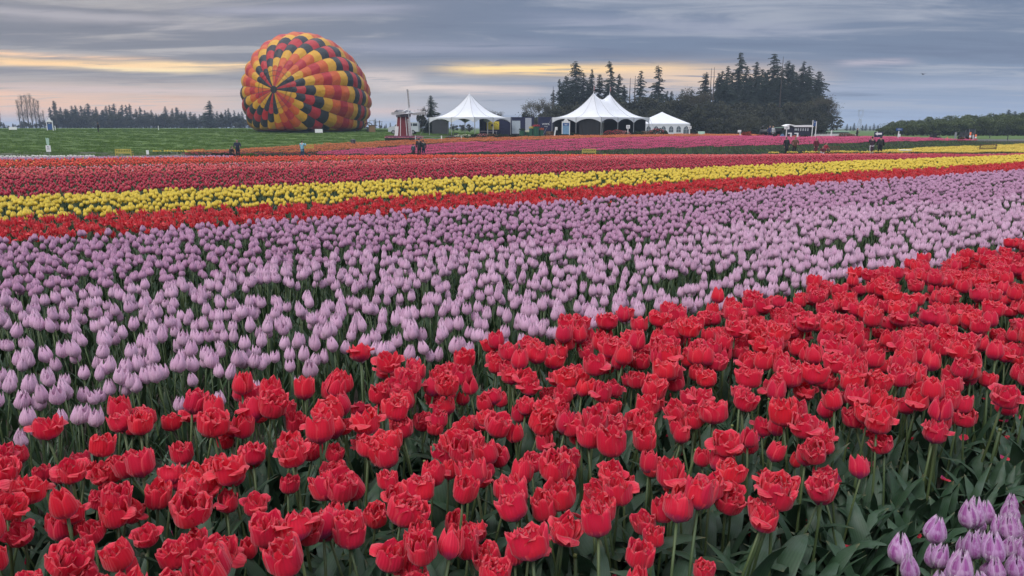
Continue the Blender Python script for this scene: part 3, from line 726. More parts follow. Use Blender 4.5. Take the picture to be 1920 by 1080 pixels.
hh = (g.z + .0) / .33; link('stem', iv['stem'].mesh('stem', M['stem'], True), t_); link('bloom', iv['bloom'].mesh('bloom', M['ivory'], True), t_, iv['top']); link('leaf', iv['leaves'][0].mesh('leaf', M['leaf2'], True), t_)
t_.scale = (1, 1, max(.8, min(1.2, hh)))

# --- scarlet row
SC = []
for k in range(6):
    mb = MB(); r_ = random.Random(400 + k)
    for j in range(6): petal_patch(mb, 1.047 * j + r_.uniform(-.2, .2), .035 * r_.uniform(.8, 1.1), .088 * r_.uniform(.85, 1.05), .5, .8 if k % 2 else .6, .35 * (k % 3), .12, 400 + k * 7 + j, 6, 4, pointed=.8, curl=.7 if (j + k) % 5 == 0 else 0)
    SC.append((k, plant(mb, .33, 400 + k, 2, .25, .016)))
sp1 = bed_points(9.02, 10.85, .24, .070, .04, .07, Ymax=34, seed=21, ymin=5)
LOOKS = ['ragged open', 'pointed', 'star-like open', 'narrow pointed', 'floppy', 'half closed']
restp = individuals(sp1, SC, [M['scarlet'], M['stem'], M['leaf2']], 230, 'scarlet_tulip', 'tulip', 'scarlet tulips between the lilac and yellow beds',
    lambda k, px, row, h_, t_: f"{'low ' if h_ < .93 else 'tall ' if h_ > 1.05 else ''}{LOOKS[k]} scarlet tulip, {'front' if row == 0 else ORD[row]} row between lilac and yellow, {colword(px)}", split=False, tl=.25)
scatter_plants('scarlet_tulip_band', restp, [hidden('scarlet_tulip', joined(p), [M['scarlet'], M['stem'], M['leaf2']]) for k, p in SC], tl=.28)
# --- yellow
YV = [(k, plant(cup_bloom(500 + k, .034, .078, .36, .65, .92, .0, 5, 4), .34, 500 + k, 2, .25, .016)) for k in range(4)]
yp = np.concatenate([bed_points(10.95, 11.55, .24, .068, .04, .05, Ymax=36, seed=22, ymin=6), bed_points(12.3, 14.4, .25, .066, .04, .06, Ymax=40, seed=23, ymin=6, drop=gapfn(1.9)),
                     bed_points(11.6, 12.25, .25, .08, .04, .06, Ymax=40, seed=25, ymin=6, drop=lambda u, v, k, r_: r_.random(len(u)) < np.clip((u - 4) / 14, .05, .75))])
restp = individuals(yp, YV, [M['yellow'], M['stem'], M['leaf2']], 230, 'yellow_tulip', 'tulip', 'yellow tulips behind the scarlet row',
    lambda k, px, row, h_, t_: f"{'low ' if h_ < .93 else 'tall ' if h_ > 1.05 else ''}{['closed', 'rounded', 'plump', 'pointed'][k]} yellow tulip, {ORD[min(row, 9)]} row behind the scarlet ones, {colword(px)}", split=False, tl=.08)
scatter_plants('yellow_tulip_band', restp, [hidden('yellow_tulip', joined(p), [M['yellow'], M['stem'], M['leaf2']]) for k, p in YV])
fp = bed_points(9.0, 14.5, .22, .17, .06, .06, Ymax=40, seed=24, ymin=5)
scatter_plants('yellow_bed_foliage', fp, narrow, (.8, 1.1), .1)

# --- the beds beyond the crest: many small blooms
def lowbloom(seed, R_, H, n=5):
    mb = MB(); r_ = random.Random(seed); vs, at_ = [], []
    prof = [(.25, 0), (1, .38), (.8, .75), (.25, 1)]
    for r, z in prof:
        for k in range(n):
            a = 2 * math.pi * k / n + seed; vs.append((R_ * r * math.cos(a), R_ * r * math.sin(a), H * z * (1 + (.12 if k % 2 else -.05) * (z > .9)))); at_.append((z, 0.4 if k % 2 else .9))
    fs = [(i * n + k, i * n + (k + 1) % n, (i + 1) * n + (k + 1) % n, (i + 1) * n + k) for i in range(3) for k in range(n)] + [tuple(3 * n + k for k in range(n))]
    mb.add(vs, fs, 0, at_); return mb
def lowplant(seed, mat, h=.40, R_=.032, H=.075):
    w = MB(); b_ = lowbloom(seed, R_, H); w.add([(x, y, z + h) for x, y, z in b_.v], b_.f, 0, b_.a); w.tube([(0, 0, 0), (0, 0, h)], .004, 3, 1)
    leaf_blade(w, seed * 1.7, .3, .02, .6, seed, n=4, mi=2); leaf_blade(w, seed * 1.7 + 3, .26, .02, .8, seed + 1, n=4, mi=2)
    return hidden('low_tulip', w, [mat, M['stem'], M['leaf2']])
MID = [('crimson_tulip_band', 18.6, 26.5, 'crimson', .30, .085, .45), ('salmon_tulip_band', 26.5, 32.0, 'salmon', .32, .09, .45), ('blush_tulip_row', 32.4, 33.6, 'blush', .4, .16, .40),
       ('orange_red_tulip_band', 35.2, 43.5, 'orange_red', .34, .10, .43)]
for i, (nm, v0, v1, mt, rg, st, h_) in enumerate(MID):
    P = bed_points(v0, v1, rg, st, .05, .07, Ymax=72, seed=50 + i, ymin=9, t_lo=-.78, t_hi=.78)
    P = P[(P[:, 1] < 70) & ((P[:, 2] % 6 != 5) | (rng.random(len(P)) < .12))]
    stray = rng.random(len(P)) < .006
    if i < 4: scatter_plants('stray_tulips', P[stray], [lowplant(690 + i, M[['salmon', 'blush', 'orange_red', 'yellow'][i]], .42)]); P = P[~stray]
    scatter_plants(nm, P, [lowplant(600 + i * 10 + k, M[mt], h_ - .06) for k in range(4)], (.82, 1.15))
P = bed_points(44.5, 48.5, .36, .13, .05, .08, Ymax=60, seed=57, ymin=9, t_lo=-.8, t_hi=-.40); scatter_plants('mauve_tulip_row', P, [lowplant(650 + k, M['lilac_deep'], .36) for k in range(3)])
P = bed_points(49.5, 53, .36, .12, .05, .08, Ymax=60, seed=58, ymin=9, t_lo=-.8, t_hi=-.585); scatter_plants('white_tulip_row', P, [lowplant(660 + k, M['white_petal'], .38, .035, .07) for k in range(3)])

def patch(seed, mat, n=34, size=1.0, R_=.035, hh=(.30, .42)):
    """a square metre of a bed, rows along x"""
    r_ = random.Random(seed); w = MB()
    for k in range(n):
        x = r_.uniform(-size / 2, size / 2); row = r_.randrange(3); y = (row - 1) * .33 * size + r_.gauss(0, .05); z = r_.uniform(*hh)
        b_ = lowbloom(seed + k, R_ * r_.uniform(.8, 1.2), .075, 4); w.add([(a + x, b2 + y, c + z) for a, b2, c in b_.v], b_.f, 0, b_.a)
    for k in range(26):
        sub = MB(); leaf_blade(sub, r_.uniform(0, 6.28), r_.uniform(.28, .38), .03, r_.uniform(.4, .9), seed + k, n=4)
        x, y = r_.uniform(-size / 2, size / 2), r_.uniform(-size / 2, size / 2); w.add([(a + x, b2 + y, c) for a, b2, c in sub.v], sub.f, 1)
    return hidden('bed_patch', w, [mat, M['leaf2']])
ROWANG = math.atan2(UY, UX)
def far_bed(name, x0, x1, top, bot, mats, seed, gap=1.35, keep=1.0, n=34, hh=(.3, .42)):
    """top / bottom edge of the bed as pixel polylines on the far slope, turned into ground positions"""
    r_ = np.random.default_rng(seed); out = []
    Ys = np.arange(74, 125, .85)
    fy_top = bnd([(p[0], p[1] + 4.0) for p in top]); fy_bot = bnd([(p[0], p[1] + (4.0 if p[1] < 290 else 1)) for p in bot])
    for v in np.arange(-10, 160, gap):
        us = np.arange(-60, 220, .95) + r_.uniform(-.2, .2)
        X, Y = xy(us, v + r_.uniform(-.08, .08)); t = X / np.maximum(Y, 1)
        ok = (Y > 72) & (Y < 130) & (t > tof(x0)) & (t < tof(x1)); 
        a, b_ = fy_bot(t), fy_top(t); ok &= (Y > a) & (Y < b_) & (r_.random(len(us)) < keep)
        out.append(np.stack([X[ok], Y[ok]], 1))
    P = np.concatenate(out)
    if not len(P): return
    pr = [patch(seed * 10 + k, M[mt], n, hh=hh) for k, mt in enumerate(mats)]
    scatter(name, np.stack([P[:, 0], P[:, 1], TZ(P[:, 0], P[:, 1])], 1), np.stack([np.zeros(len(P)), np.zeros(len(P)), np.full(len(P), ROWANG)], 1), rng.uniform(.9, 1.1, len(P)), pr)
far_bed('orange_tulip_bed', 340, 1470, [(340, 285.5), (440, 282.5), (565, 275), (650, 269.5), (757, 264.5), (860, 261), (960, 259), (1100, 255.5), (1290, 252.5), (1400, 253), (1470, 255)],
        [(340, 289), (440, 289), (560, 289), (640, 284), (757, 275), (860, 269.5), (960, 266), (1100, 261), (1290, 257), (1400, 256.5), (1470, 256)], ['orange', 'orange', 'orange', 'orange'], 71, n=44)
far_bed('yellow_edge_tulips', 288, 372, [(288, 286), (372, 285)], [(288, 290), (372, 288)], ['yellow'], 77, 1.2)
far_bed('pink_tulip_bed', 600, 1850, [(600, 288), (640, 284.5), (757, 275.5), (860, 270), (960, 266.5), (1100, 261.5), (1290, 257.5), (1450, 256.5), (1600, 257), (1750, 260.5), (1850, 264)],
        [(600, 296.5), (757, 295), (900, 292), (1000, 290), (1100, 285), (1240, 280), (1450, 275), (1640, 268.5), (1780, 265), (1850, 264.8)], ['pink', 'pink', 'pink'], 72, n=46)
far_bed('sparse_red_tulips', 340, 640, [(340, 289.5), (560, 289.5), (640, 288)], [(340, 296.5), (640, 296.5)], ['crimson'], 73, 1.35, 1.0, 12)
far_bed('unopened_tulip_bed', 1040, 2100, [(1040, 289), (1100, 285.5), (1240, 280.5), (1450, 275.5), (1640, 269), (1780, 265.5), (1920, 266.5), (2100, 266.5)],
        [(1040, 296), (1400, 292), (1640, 287), (1750, 280), (1920, 273.5), (2100, 270)], ['bareleaf', 'grassblade'], 74, .95, 1.0, 8)
far_bed('far_yellow_tulip_bed', 1395, 2200, [(1300, 292), (1400, 291.5), (1640, 286.5), (1750, 279.5), (1920, 273), (2200, 266)], [(1300, 297), (2200, 297)], ['yellow', 'yellow'], 75, 1.0, 1.0, 60)

# ------------------------------------------------------------------ grass tufts on the field
tb = MB(); r_ = random.Random(3)
for k in range(26):
    a = r_.uniform(0, 6.28); x, y = r_.gauss(0, .16), r_.gauss(0, .16); h_ = r_.uniform(.05, .15); w = r_.uniform(.012, .03); l = r_.uniform(-.05, .05)
    tb.add([(x - w * math.cos(a), y - w * math.sin(a), 0), (x + w * math.cos(a), y + w * math.sin(a), 0), (x + l, y + l, h_)], [(0, 1, 2)], 0)
tuft = hidden('grass_tuft', tb, M['grassblade'])
tt = rng.uniform(-.85, .2, 60000); Yt = 72 + 95 * rng.random(60000) ** 1.25
keep = (Yt > GRASS0(tt) + .3); tt, Yt = tt[keep], Yt[keep]; Xt = tt * Yt
nz = np.sin(Xt * .45) * np.sin(Yt * .8 + Xt * .15) + np.sin(Xt * 1.3 + 2) * np.sin(Yt * 2.1)
kp = rng.random(len(Xt)) < .35 + .3 * nz; Xt, Yt = Xt[kp], Yt[kp]
scatter('grass', np.stack([Xt, Yt, TZ(Xt, Yt) + .04], 1), np.stack([0 * Xt, 0 * Xt, rng.uniform(0, 6.28, len(Xt))], 1), rng.uniform(.6, 1.7, len(Xt)), [tuft])

# ------------------------------------------------------------------ hot air balloon
YB = 137.0
bc = at(567, 181, YB); gb = tz(bc.x, YB) + .05
bal = thing('hot_air_balloon', 'half-inflated chequered hot air balloon in red, yellow, orange and black, lying on the grass', 'hot air balloon', (bc.x, YB, gb))
ax = Vector((-.26, -.955, .085)).normalized(); sx_ = ax.cross(Vector((0, 0, 1))).normalized(); sz_ = sx_.cross(ax)
RB = 10.75; zc = bc.z - gb
arc = []; S = 0; prev = None
for k in range(400):
    q = k / 399
    if q < .42: ph = q / .42 * math.pi / 2; a_, r = 9.0 * math.cos(ph), RB * math.sin(ph) ** .96
    else: w_ = (q - .42) / .58; a_ = -17.5 * w_; r = RB * (math.cos(w_ * 1.36) ** .72)
    if prev: S += math.hypot(a_ - prev[0], r - prev[1])
    arc.append((S, a_, r)); prev = (a_, r)
SA = np.array(arc)
def envp(s, th, bulge):
    a_ = np.interp(s, SA[:, 0], SA[:, 1]); r = np.interp(s, SA[:, 0], SA[:, 2]); r += bulge * min(1, r / 6)
    p = ax * a_ + (sx_ * math.cos(th) + sz_ * math.sin(th)) * r
    z = p.z + zc
    z = z if z > .6 else .6 * math.exp((z - .6) / 1.1)     # the underside lies flat on the grass
    z += .03
    return Vector((p.x, p.y, z))
NG = 24; L0 = 3.9; PL = 1.52
bounds = [.55, L0]
while bounds[-1] + PL < SA[-1, 0]: bounds.append(bounds[-1] + PL)
def fabric(name, c):
    m, nt, b = newmat(name)
    tcn = N(nt, 'ShaderNodeTexCoord'); no = N(nt, 'ShaderNodeTexNoise'); no.inputs['Scale'].default_value = .9; no.inputs['Detail'].default_value = 4; nt.links.new(tcn.outputs['Object'], no.inputs['Vector'])
    oi = N(nt, 'ShaderNodeObjectInfo')
    cc = mixc(nt, mrange(nt, oi.outputs['Random'], 0, 1, 0, .25), c, tuple(v * .7 for v in c))
    nt.links.new(cc, b.inputs['Base Color']); b.inputs['Roughness'].default_value = .5; b.inputs['Specular IOR Level'].default_value = .35
    bp = N(nt, 'ShaderNodeBump'); bp.inputs['Strength'].default_value = .6; bp.inputs['Distance'].default_value = .4; nt.links.new(no.outputs[0], bp.inputs['Height']); nt.links.new(bp.outputs[0], b.inputs['Normal'])
    return m
FB = {'B': fabric('black_nylon', (.014, .016, .020)), 'R': fabric('red_nylon', (.37, .012, .016)), 'O': fabric('orange_nylon', (.50, .085, .009)), 'Y': fabric('yellow_nylon', (.54, .275, .012))}
SEQ = 'BRBYOROY'
TH0 = math.pi        # gore 0 hangs on the viewer's right of the crown
panels = []
for g in range(NG):
    for j in range(len(bounds) - 1):
        s0, s1 = bounds[j], bounds[j + 1]; nu = 5 if j == 0 else 4; nw = 5
        gg, hh_ = .0, .0
        P = []
        for a_ in range(nu):
            for b_ in range(nw):
                f = b_ / (nw - 1); s_ = s0 + (s1 - s0) * a_ / (nu - 1)
                th = TH0 - 2 * math.pi * (g - .5 + f) / NG
                P.append(envp(s_, th, (.40 * 4 * f * (1 - f) - .10) * (1 + .22 * math.sin(s_ * 2.1 + g) + .14 * math.sin(s_ * 5.3 + g * 2.2))))
        c = P[len(P) // 2]; n_ = (P[1] - P[0]).cross(P[nw] - P[0])
        wp = c + Vector((bc.x, YB, gb)); vis = abs(n_.normalized().dot((wp - Vector((0, 0, 1.4))).normalized())) * n_.length
        out = (c - Vector((0, 0, zc)) + ax * 6).normalized(); facing = out.dot((wp - Vector((0, 0, 1.4))).normalized()) < .25
        col = SEQ[(j + g) % 8]
        panels.append((facing and c.z > .45, vis, P, nu, nw, col))
rank = sorted(range(len(panels)), key=lambda i: (not panels[i][0], -panels[i][1]))
big = set(rank[:290])
restm = MB()
for i, (fc, vis, P, nu, nw, col) in enumerate(panels):
    fs = [(a_ * nw + b_, a_ * nw + b_ + 1, (a_ + 1) * nw + b_ + 1, (a_ + 1) * nw + b_) for a_ in range(nu - 1) for b_ in range(nw - 1)]
    if i in big:
        mb = MB(); mb.add(P, fs, 0); o_ = mb.build('panel', FB[col], bal, True)
    else: restm.add(P, fs, 'BROY'.index(col))
o_ = restm.build('rear_panel', [FB[c] for c in 'BROY'], bal, True); o_['kind'] = 'stuff'
cr = MB(); n = 24; vs = [envp(0, 0, 0) + ax * .06] + [envp(.62, 2 * math.pi * k / n, 0) + ax * .05 for k in range(n)]
cr.add(vs, [(0, 1 + k, 1 + (k + 1) % n) for k in range(n)], 0); cr.build('crown_ring', FB['B'], bal, True)
tapes = MB()
for g in range(NG):
    th = TH0 - 2 * math.pi * (g - .5) / NG; pt = [envp(s, th, -.09) for s in np.linspace(.6, SA[-1, 0] - 1, 26)]
    tapes.tube(pt, .035, 3, 0)
o_ = tapes.build('load_tape', M['dkgrey'], bal); o_['kind'] = 'stuff'
for rr_ in (2.2, 3.0):
    mb = MB(); mb.tube([envp(rr_, 2 * math.pi * k / 48, .32) + ax * .05 for k in range(49)], .03, 3, 0); mb.build('vent_seam', M['dkgrey'], bal)
# basket behind the mouth
g = ground_pt(697.5, 133.5); t_ = thing('balloon_basket', 'tan wicker basket tipped beside the balloon mouth', 'basket', g, .3)
mb = MB(); mb.box((0, 0, .65), (1.0, 1.1, 1.15), mi=0); mb.build('wicker_body', plain('wicker', (.22, .13, .06), .8, .3, 30, bump=.6), t_)
mb = MB(); mb.tube([(-.55, -.6, 1.25), (.55, -.6, 1.25), (.55, .6, 1.25), (-.55, .6, 1.25), (-.55, -.6, 1.25)], .05, 6); mb.build('padded_rim', M['wood'], t_)
for a_ in (-1, 1):
    for b_ in (-1, 1): mb = MB(); mb.tube([(a_ * .48, b_ * .5, 1.2), (a_ * .35, b_ * .38, 2.1)], .03, 5); mb.build('upright', M['grey'], t_)
mb = MB(); mb.tube([(-.35, -.38, 2.1), (.35, -.38, 2.1), (.35, .38, 2.1), (-.35, .38, 2.1), (-.35, -.38, 2.1)], .03, 5); mb.build('burner_frame', M['grey'], t_)
g = ground_pt(691, 134.5); t_ = thing('inflation_fan', 'black inflation fan standing at the balloon mouth', 'fan', g, .4)
mb = MB(); 
for k in range(16): a0, a1 = k * math.pi / 8, (k + 1) * math.pi / 8; mb.tube([(.75 * math.cos(a0), 0, .95 + .75 * math.sin(a0)), (.75 * math.cos(a1), 0, .95 + .75 * math.sin(a1))], .07, 5)
mb.build('fan_ring', M['black'], t_)
for k in range(4):
    mb = MB(); a0 = k * math.pi / 2; mb.add([(.1 * math.cos(a0), 0, .95 + .1 * math.sin(a0)), (.65 * math.cos(a0), .06, .95 + .65 * math.sin(a0)), (.65 * math.cos(a0 + .5), -.06, .95 + .65 * math.sin(a0 + .5))], [(0, 1, 2)]); mb.build('blade', M['dkgrey'], t_)
mb = MB(); mb.box((0, .25, .45), (.5, .6, .9)); mb.build('engine', M['dkgrey'], t_)

# ------------------------------------------------------------------ people
def skinned(name, joints, edges, mat, parent, sub=1):
    me = bpy.data.meshes.new(name); me.from_pydata([j[0] for j in joints], edges, []); me.materials.append(mat)
    o = link(name, me, parent); md = o.modifiers.new('skin', 'SKIN'); md.use_smooth_shade = True
    for i, j in enumerate(joints):
        r = j[1]; me.skin_vertices[0].data[i].radius = (r, r) if not hasattr(r, '__len__') else r
    me.skin_vertices[0].data[0].use_root = True
    s_ = o.modifiers.new('sub', 'SUBSURF'); s_.levels = sub; s_.render_levels = sub
    return o
SKIN = plain('skin', (.42, .24, .17), .6)
HAIR = plain('dark_hair', (.02, .014, .010), .6); HAIRB = plain('blond_hair', (.28, .19, .09), .6)
def cloth(name, c): return plain(name, c, .85, .2, 14)
def person(label, pos, rz, H=1.7, coat=None, trousers=None, pose='stand', hood=False, hair=None, coatlen=.42, arms='down', shoes=None, group=None, lean=0.0, bag=None):
    """standing, crouching or seated figure: body is one surface, clothes and hair are its children"""
    t_ = thing('person', label, 'person', pos, rz, group)
    t_.scale = (H / 1.7 * 1.10, H / 1.7 * 1.10, H / 1.7 * 1.05)
    if lean: t_.rotation_euler = (0, lean, rz)
    hip = .90; L = []
    if pose == 'stand':
        J = {'pel': (0, 0, .92), 'wai': (0, 0, 1.10), 'che': (0, .0, 1.30), 'nec': (0, -.01, 1.46), 'hea': (0, -.03, 1.60),
             'kl': (-.10, -.02, .49), 'al': (-.11, .02, .09), 'tl': (-.13, -.14, .03), 'kr': (.10, .02, .49), 'ar': (.11, .04, .09), 'tr': (.13, -.12, .03)}
    elif pose == 'crouch':
        J = {'pel': (0, .12, .40), 'wai': (0, .10, .56), 'che': (0, .0, .76), 'nec': (0, -.06, .90), 'hea': (0, -.10, 1.03),
             'kl': (-.14, -.30, .48), 'al': (-.12, -.06, .09), 'tl': (-.13, -.22, .03), 'kr': (.14, -.26, .30), 'ar': (.12, .14, .09), 'tr': (.12, -.02, .03)}
    else:
        J = {'pel': (0, .05, .52), 'wai': (0, .06, .70), 'che': (0, .03, .92), 'nec': (0, .0, 1.08), 'hea': (0, -.02, 1.22),
             'kl': (-.12, -.42, .52), 'al': (-.12, -.44, .09), 'tl': (-.12, -.58, .03), 'kr': (.12, -.42, .52), 'ar': (.12, -.44, .09), 'tr': (.12, -.58, .03)}
    c = Vector(J['che']); sh = lambda s: c + Vector((s * .19, 0, .10))
    arm = {}
    for s, nm in ((-1, 'l'), (1, 'r')):
        if arms == 'down': e, h_ = sh(s) + Vector((s * .07, .03, -.29)), sh(s) + Vector((s * .06, -.05, -.55))
        elif arms == 'up' : e, h_ = sh(s) + Vector((s * .10, -.12, -.20)), sh(s) + Vector((s * .02, -.30, .06))
        else: e, h_ = sh(s) + Vector((s * .10, -.02, -.27)), sh(s) + Vector((s * -.02, -.26, -.30))
        arm[nm] = (sh(s), e, h_)
    def chain(pelr=.125):
        V = [(J['pel'], (.15, .11)), (J['wai'], (.125, .09)), (J['che'], (.16, .105)), (J['nec'], .055), (J['hea'], (.075, .09)),
             ((J['pel'][0] - .09, J['pel'][1], J['pel'][2] - .06), .09), (J['kl'], .06), (J['al'], .042), (J['tl'], .035),
             ((J['pel'][0] + .09, J['pel'][1], J['pel'][2] - .06), .09), (J['kr'], .06), (J['ar'], .042), (J['tr'], .035)]
        E = [(0, 1), (1, 2), (2, 3), (3, 4), (0, 5), (5, 6), (6, 7), (7, 8), (0, 9), (9, 10), (10, 11), (11, 12)]
        for nm in 'lr':
            a, e, h_ = arm[nm]; i = len(V); V += [(tuple(a), .055), (tuple(e), .040), (tuple(h_), .030)]; E += [(2, i), (i, i + 1), (i + 1, i + 2)]
        hd = Vector(J['hea']); V.append((tuple(hd + Vector((0, -.01, .09))), (.06, .075))); E.append((4, len(V) - 1))
        return V, E
    V, E = chain(); skinned('body', V, E, SKIN, t_)
    for nm, s in (('l', -1), ('r', 1)):
        hpt = arm[nm][2]; mb = MB()
        for k in range(4): mb.tube([hpt + Vector((s * .0, (k - 1.5) * .02, -.02)), hpt + Vector((-s * .01, (k - 1.5) * .024, -.075 + .006 * abs(k - 1.5))), hpt + Vector((-s * .03, (k - 1.5) * .022, -.11 + .008 * abs(k - 1.5)))], [.010, .009, .007], 5)
        mb.tube([hpt + Vector((0, -.03, 0)), hpt + Vector((-s * .02, -.055, -.05))], [.011, .008], 5)
        mb.build('hand', SKIN, t_, True)
    hd = Vector(J['hea']); mb = MB(); mb.tube([hd + Vector((0, -.085, .03)), hd + Vector((0, -.115, -.005))], [.010, .016], 5)
    for s in (-1, 1): mb.lathe([(.012, 0), (.018, .02), (.012, .05)], 6, tuple(hd + Vector((s * .078, 0, -.01))))
    mb.build('face_features', SKIN, t_, True)
    Tm = trousers or M['black']
    V = [((J['pel'][0], J['pel'][1], J['pel'][2] + .08), (.165, .125)), ((J['pel'][0] - .09, J['pel'][1], J['pel'][2] - .07), .105), (J['kl'], .078), ((J['al'][0], J['al'][1], .10), .065),
         ((J['pel'][0] + .09, J['pel'][1], J['pel'][2] - .07), .105), (J['kr'], .078), ((J['ar'][0], J['ar'][1], .10), .065)]
    skinned('trousers', V, [(0, 1), (1, 2), (2, 3), (0, 4), (4, 5), (5, 6)], Tm, t_)
    dn = Vector(J['pel']) - Vector(J['che']); dn.normalize()
    if pose == 'stand': hem = (0, 0, .92 - coatlen + .10)
    else: hem = (J['pel'][0], J['pel'][1] - .03, J['pel'][2] - .05)
    V = [(tuple(c + Vector((0, 0, .04))), (.195, .135)), (J['wai'], (.17, .13)), (J['pel'], (.19, .145)), (hem, (.21, .16)), (tuple(Vector(J['nec']) + Vector((0, 0, -.01))), .075)]
    E = [(0, 1), (1, 2), (2, 3), (0, 4)]
    for nm in 'lr':
        a, e, h_ = arm[nm]; i = len(V); V += [(tuple(a), .078), (tuple(e), .062), (tuple(e + (h_ - e) * .86), .052)]; E += [(0, i), (i, i + 1), (i + 1, i + 2)]
    skinned('coat', V, E, coat, t_)
    if hood:
        skinned('hood', [(tuple(Vector(J['nec']) + Vector((0, .03, .02))), .10), (tuple(hd + Vector((0, .025, .03))), (.115, .12)), (tuple(hd + Vector((0, .03, .13))), (.06, .06))], [(0, 1), (1, 2)], coat, t_)
    else:
        skinned('hair', [(tuple(hd + Vector((0, .045, -.09))), (.075, .05)), (tuple(hd + Vector((0, .03, .05))), (.092, .085)), (tuple(hd + Vector((0, .0, .125))), (.055, .06))], [(0, 1), (1, 2)], hair or HAIR, t_)
    for s, nm, tn in ((-1, 'al', 'tl'), (1, 'ar', 'tr')):
        mb = MB(); a = Vector(J[nm]); b_ = Vector(J[tn]); mb.tube([(a.x, a.y + .05, .045), (a.x, a.y - .02, .05), (b_.x, b_.y, .035), (b_.x, b_.y - .04, .03)], [.045, .05, .042, .02], 7); mb.build('shoe', shoes or M['black'], t_, True)
    if bag:
        mb = MB(); mb.box((.0, .22, 1.15), (.30, .16, .42), taper=.85); mb.build('backpack', bag, t_)
    return t_
G = lambda x, Y: ground_pt(x, Y)
blk, nvy, brn, mrn, teal, dkg = cloth('black_coat', (.012, .012, .015)), cloth('navy_coat', (.012, .018, .04)), cloth('brown_coat', (.10, .045, .022)), cloth('maroon_coat', (.11, .012, .022)), cloth('light_blue_coat', (.20, .42, .52)), cloth('dark_green_coat', (.015, .035, .035))
jean, lt = cloth('blue_jeans', (.03, .05, .11)), cloth('pale_trousers', (.55, .52, .58))
redc = cloth('red_coat', (.30, .02, .04)); purp = cloth('dark_purple_coat', (.035, .012, .026)); wht = cloth('pale_grey_coat', (.42, .44, .46)); blu = cloth('dark_blue_coat', (.02, .03, .09))
person('person in a dark navy hooded coat standing beside a crouching companion at the left', G(442.5, 74), .3, 1.72, nvy, blk, hood=True, arms='front')
person('crouching person in a dark brown coat beside the standing one in navy', G(430.5, 74.5), 1.2, 1.65, cloth('umber_coat', (.045, .025, .02)), blk, pose='crouch', hood=True, arms='front')
person('person in a light blue jacket and jeans standing by the orange tulips', G(564.5, 74.5), 2.9, 1.62, teal, jean, arms='up')
person('child in a teal-grey coat, leftmost of the three walkers near the windmill', G(774, 76), 2.8, 1.28, cloth('slate_teal_coat', (.03, .06, .08)), blk)
person('tall person in black, middle of the three walkers near the windmill', G(785, 76), 3.0, 1.80, blk, blk)
person('person in a dark green coat, rightmost of the three walkers near the windmill', G(793, 76.6), -2.7, 1.60, dkg, jean)
person('person in a black coat leaning together with one in brown by the yellow bed', G(1478.5, 76), .2, 1.78, blk, blk, hood=True, coatlen=.6, lean=-.06, shoes=M['white'])
person('person in a brown coat and black trousers leaning towards one in black', G(1491.5, 76), -.3, 1.76, brn, blk, hood=True, coatlen=.3, arms='front', lean=.07)
person('person in a long maroon coat standing left of a seated one', G(1533, 76), .4, 1.66, mrn, blk, coatlen=.85)
person('person in a red coat seated at the end of a dark bench', G(1552, 75.6), .5, 1.6, redc, blk, pose='sit', arms='front')
person('crouching child in dark red beside the seated person in red', G(1546.5, 75.3), -.6, 1.35, mrn, lt, pose='crouch', arms='front')
person('person in a dark purple coat and pale trousers, back turned', G(1638, 76), 3.1, 1.78, purp, lt, coatlen=.72, arms='front')
person('person in a long black coat with a bag, right of one in purple', G(1654, 76), 2.6, 1.82, blk, blk, coatlen=.5, bag=M['black'])
person('distant person in black walking up the grass slope at the far left', G(184, 133), 2.0, 1.70, blk, blk, hood=True, arms='front', lean=-.25)
person('person in a dark blue coat standing before the small train', G(1443.5, 110.5), 0, 1.75, blu, nvy, hair=HAIRB)
person('person in a pale grey coat standing before the small train', G(1449.5, 110.5), 0, 1.72, wht, blk, hair=HAIRB)
person('person in black bending over the planter by the picket fence', G(1608, 109), 1.0, 1.55, blk, blk, arms='front')

# ------------------------------------------------------------------ windmill
def mpp(Y): return Y / 1419.0
g = G(757, 100); wm = thing('windmill', 'small red windmill with white corner boards and grey cap on a flower ring', 'windmill', g, R(6))
gz = 0
k8 = 8
pl = MB(); pl.lathe([(2.62, 0), (2.66, .55)], 8); pl.build('planter_wall', M['hedge'], wm)
mb = MB(); mb.lathe([(2.50, .55), (2.45, .66), (2.0, .74)], 8, mi=0); mb.build('flower_mound', leafy('plum_flowers', (.05, .01, .03), (.16, .03, .08), .1), wm)
rr = MB(); r_ = random.Random(5)
for k in range(360):
    a_ = r_.uniform(0, 6.28); q = 2.62 * math.cos(math.pi / 8) / math.cos((a_ % (math.pi / 4)) - math.pi / 8); x, y = (q - r_.uniform(0, .12)) * math.cos(a_), (q - r_.uniform(0, .12)) * math.sin(a_); s_ = .05
    rr.lathe([(s_ * .5, 0), (s_, .05), (s_ * .4, .10)], 4, (x, y, .54 + r_.uniform(0, .06)))
o_ = rr.build('pink_flower_edge', M['blush'], wm); o_['kind'] = 'stuff'
rr = MB()
for k in range(420):
    a_ = r_.uniform(0, 6.28); q = r_.uniform(1.2, 2.45); rr.lathe([(.03, 0), (.06, .05), (.02, .11)], 4, (q * math.cos(a_), q * math.sin(a_), .66 + r_.uniform(0, .1)))
o_ = rr.build('dark_flowers', leafy('maroon_flowers', (.09, .01, .03), (.22, .04, .1), .1), wm); o_['kind'] = 'stuff'
tb_, tt_, z0, z1 = 1.12, .80, .62, 3.28
base = MB(); base.lathe([(1.35, 0), (1.35, .12)], 8, (0, 0, .60)); base.build('plinth', M['white'], wm)
def oct_(r, k): a = math.pi / 8 + k * math.pi / 4; return Vector((r * math.cos(a), r * math.sin(a), 0))
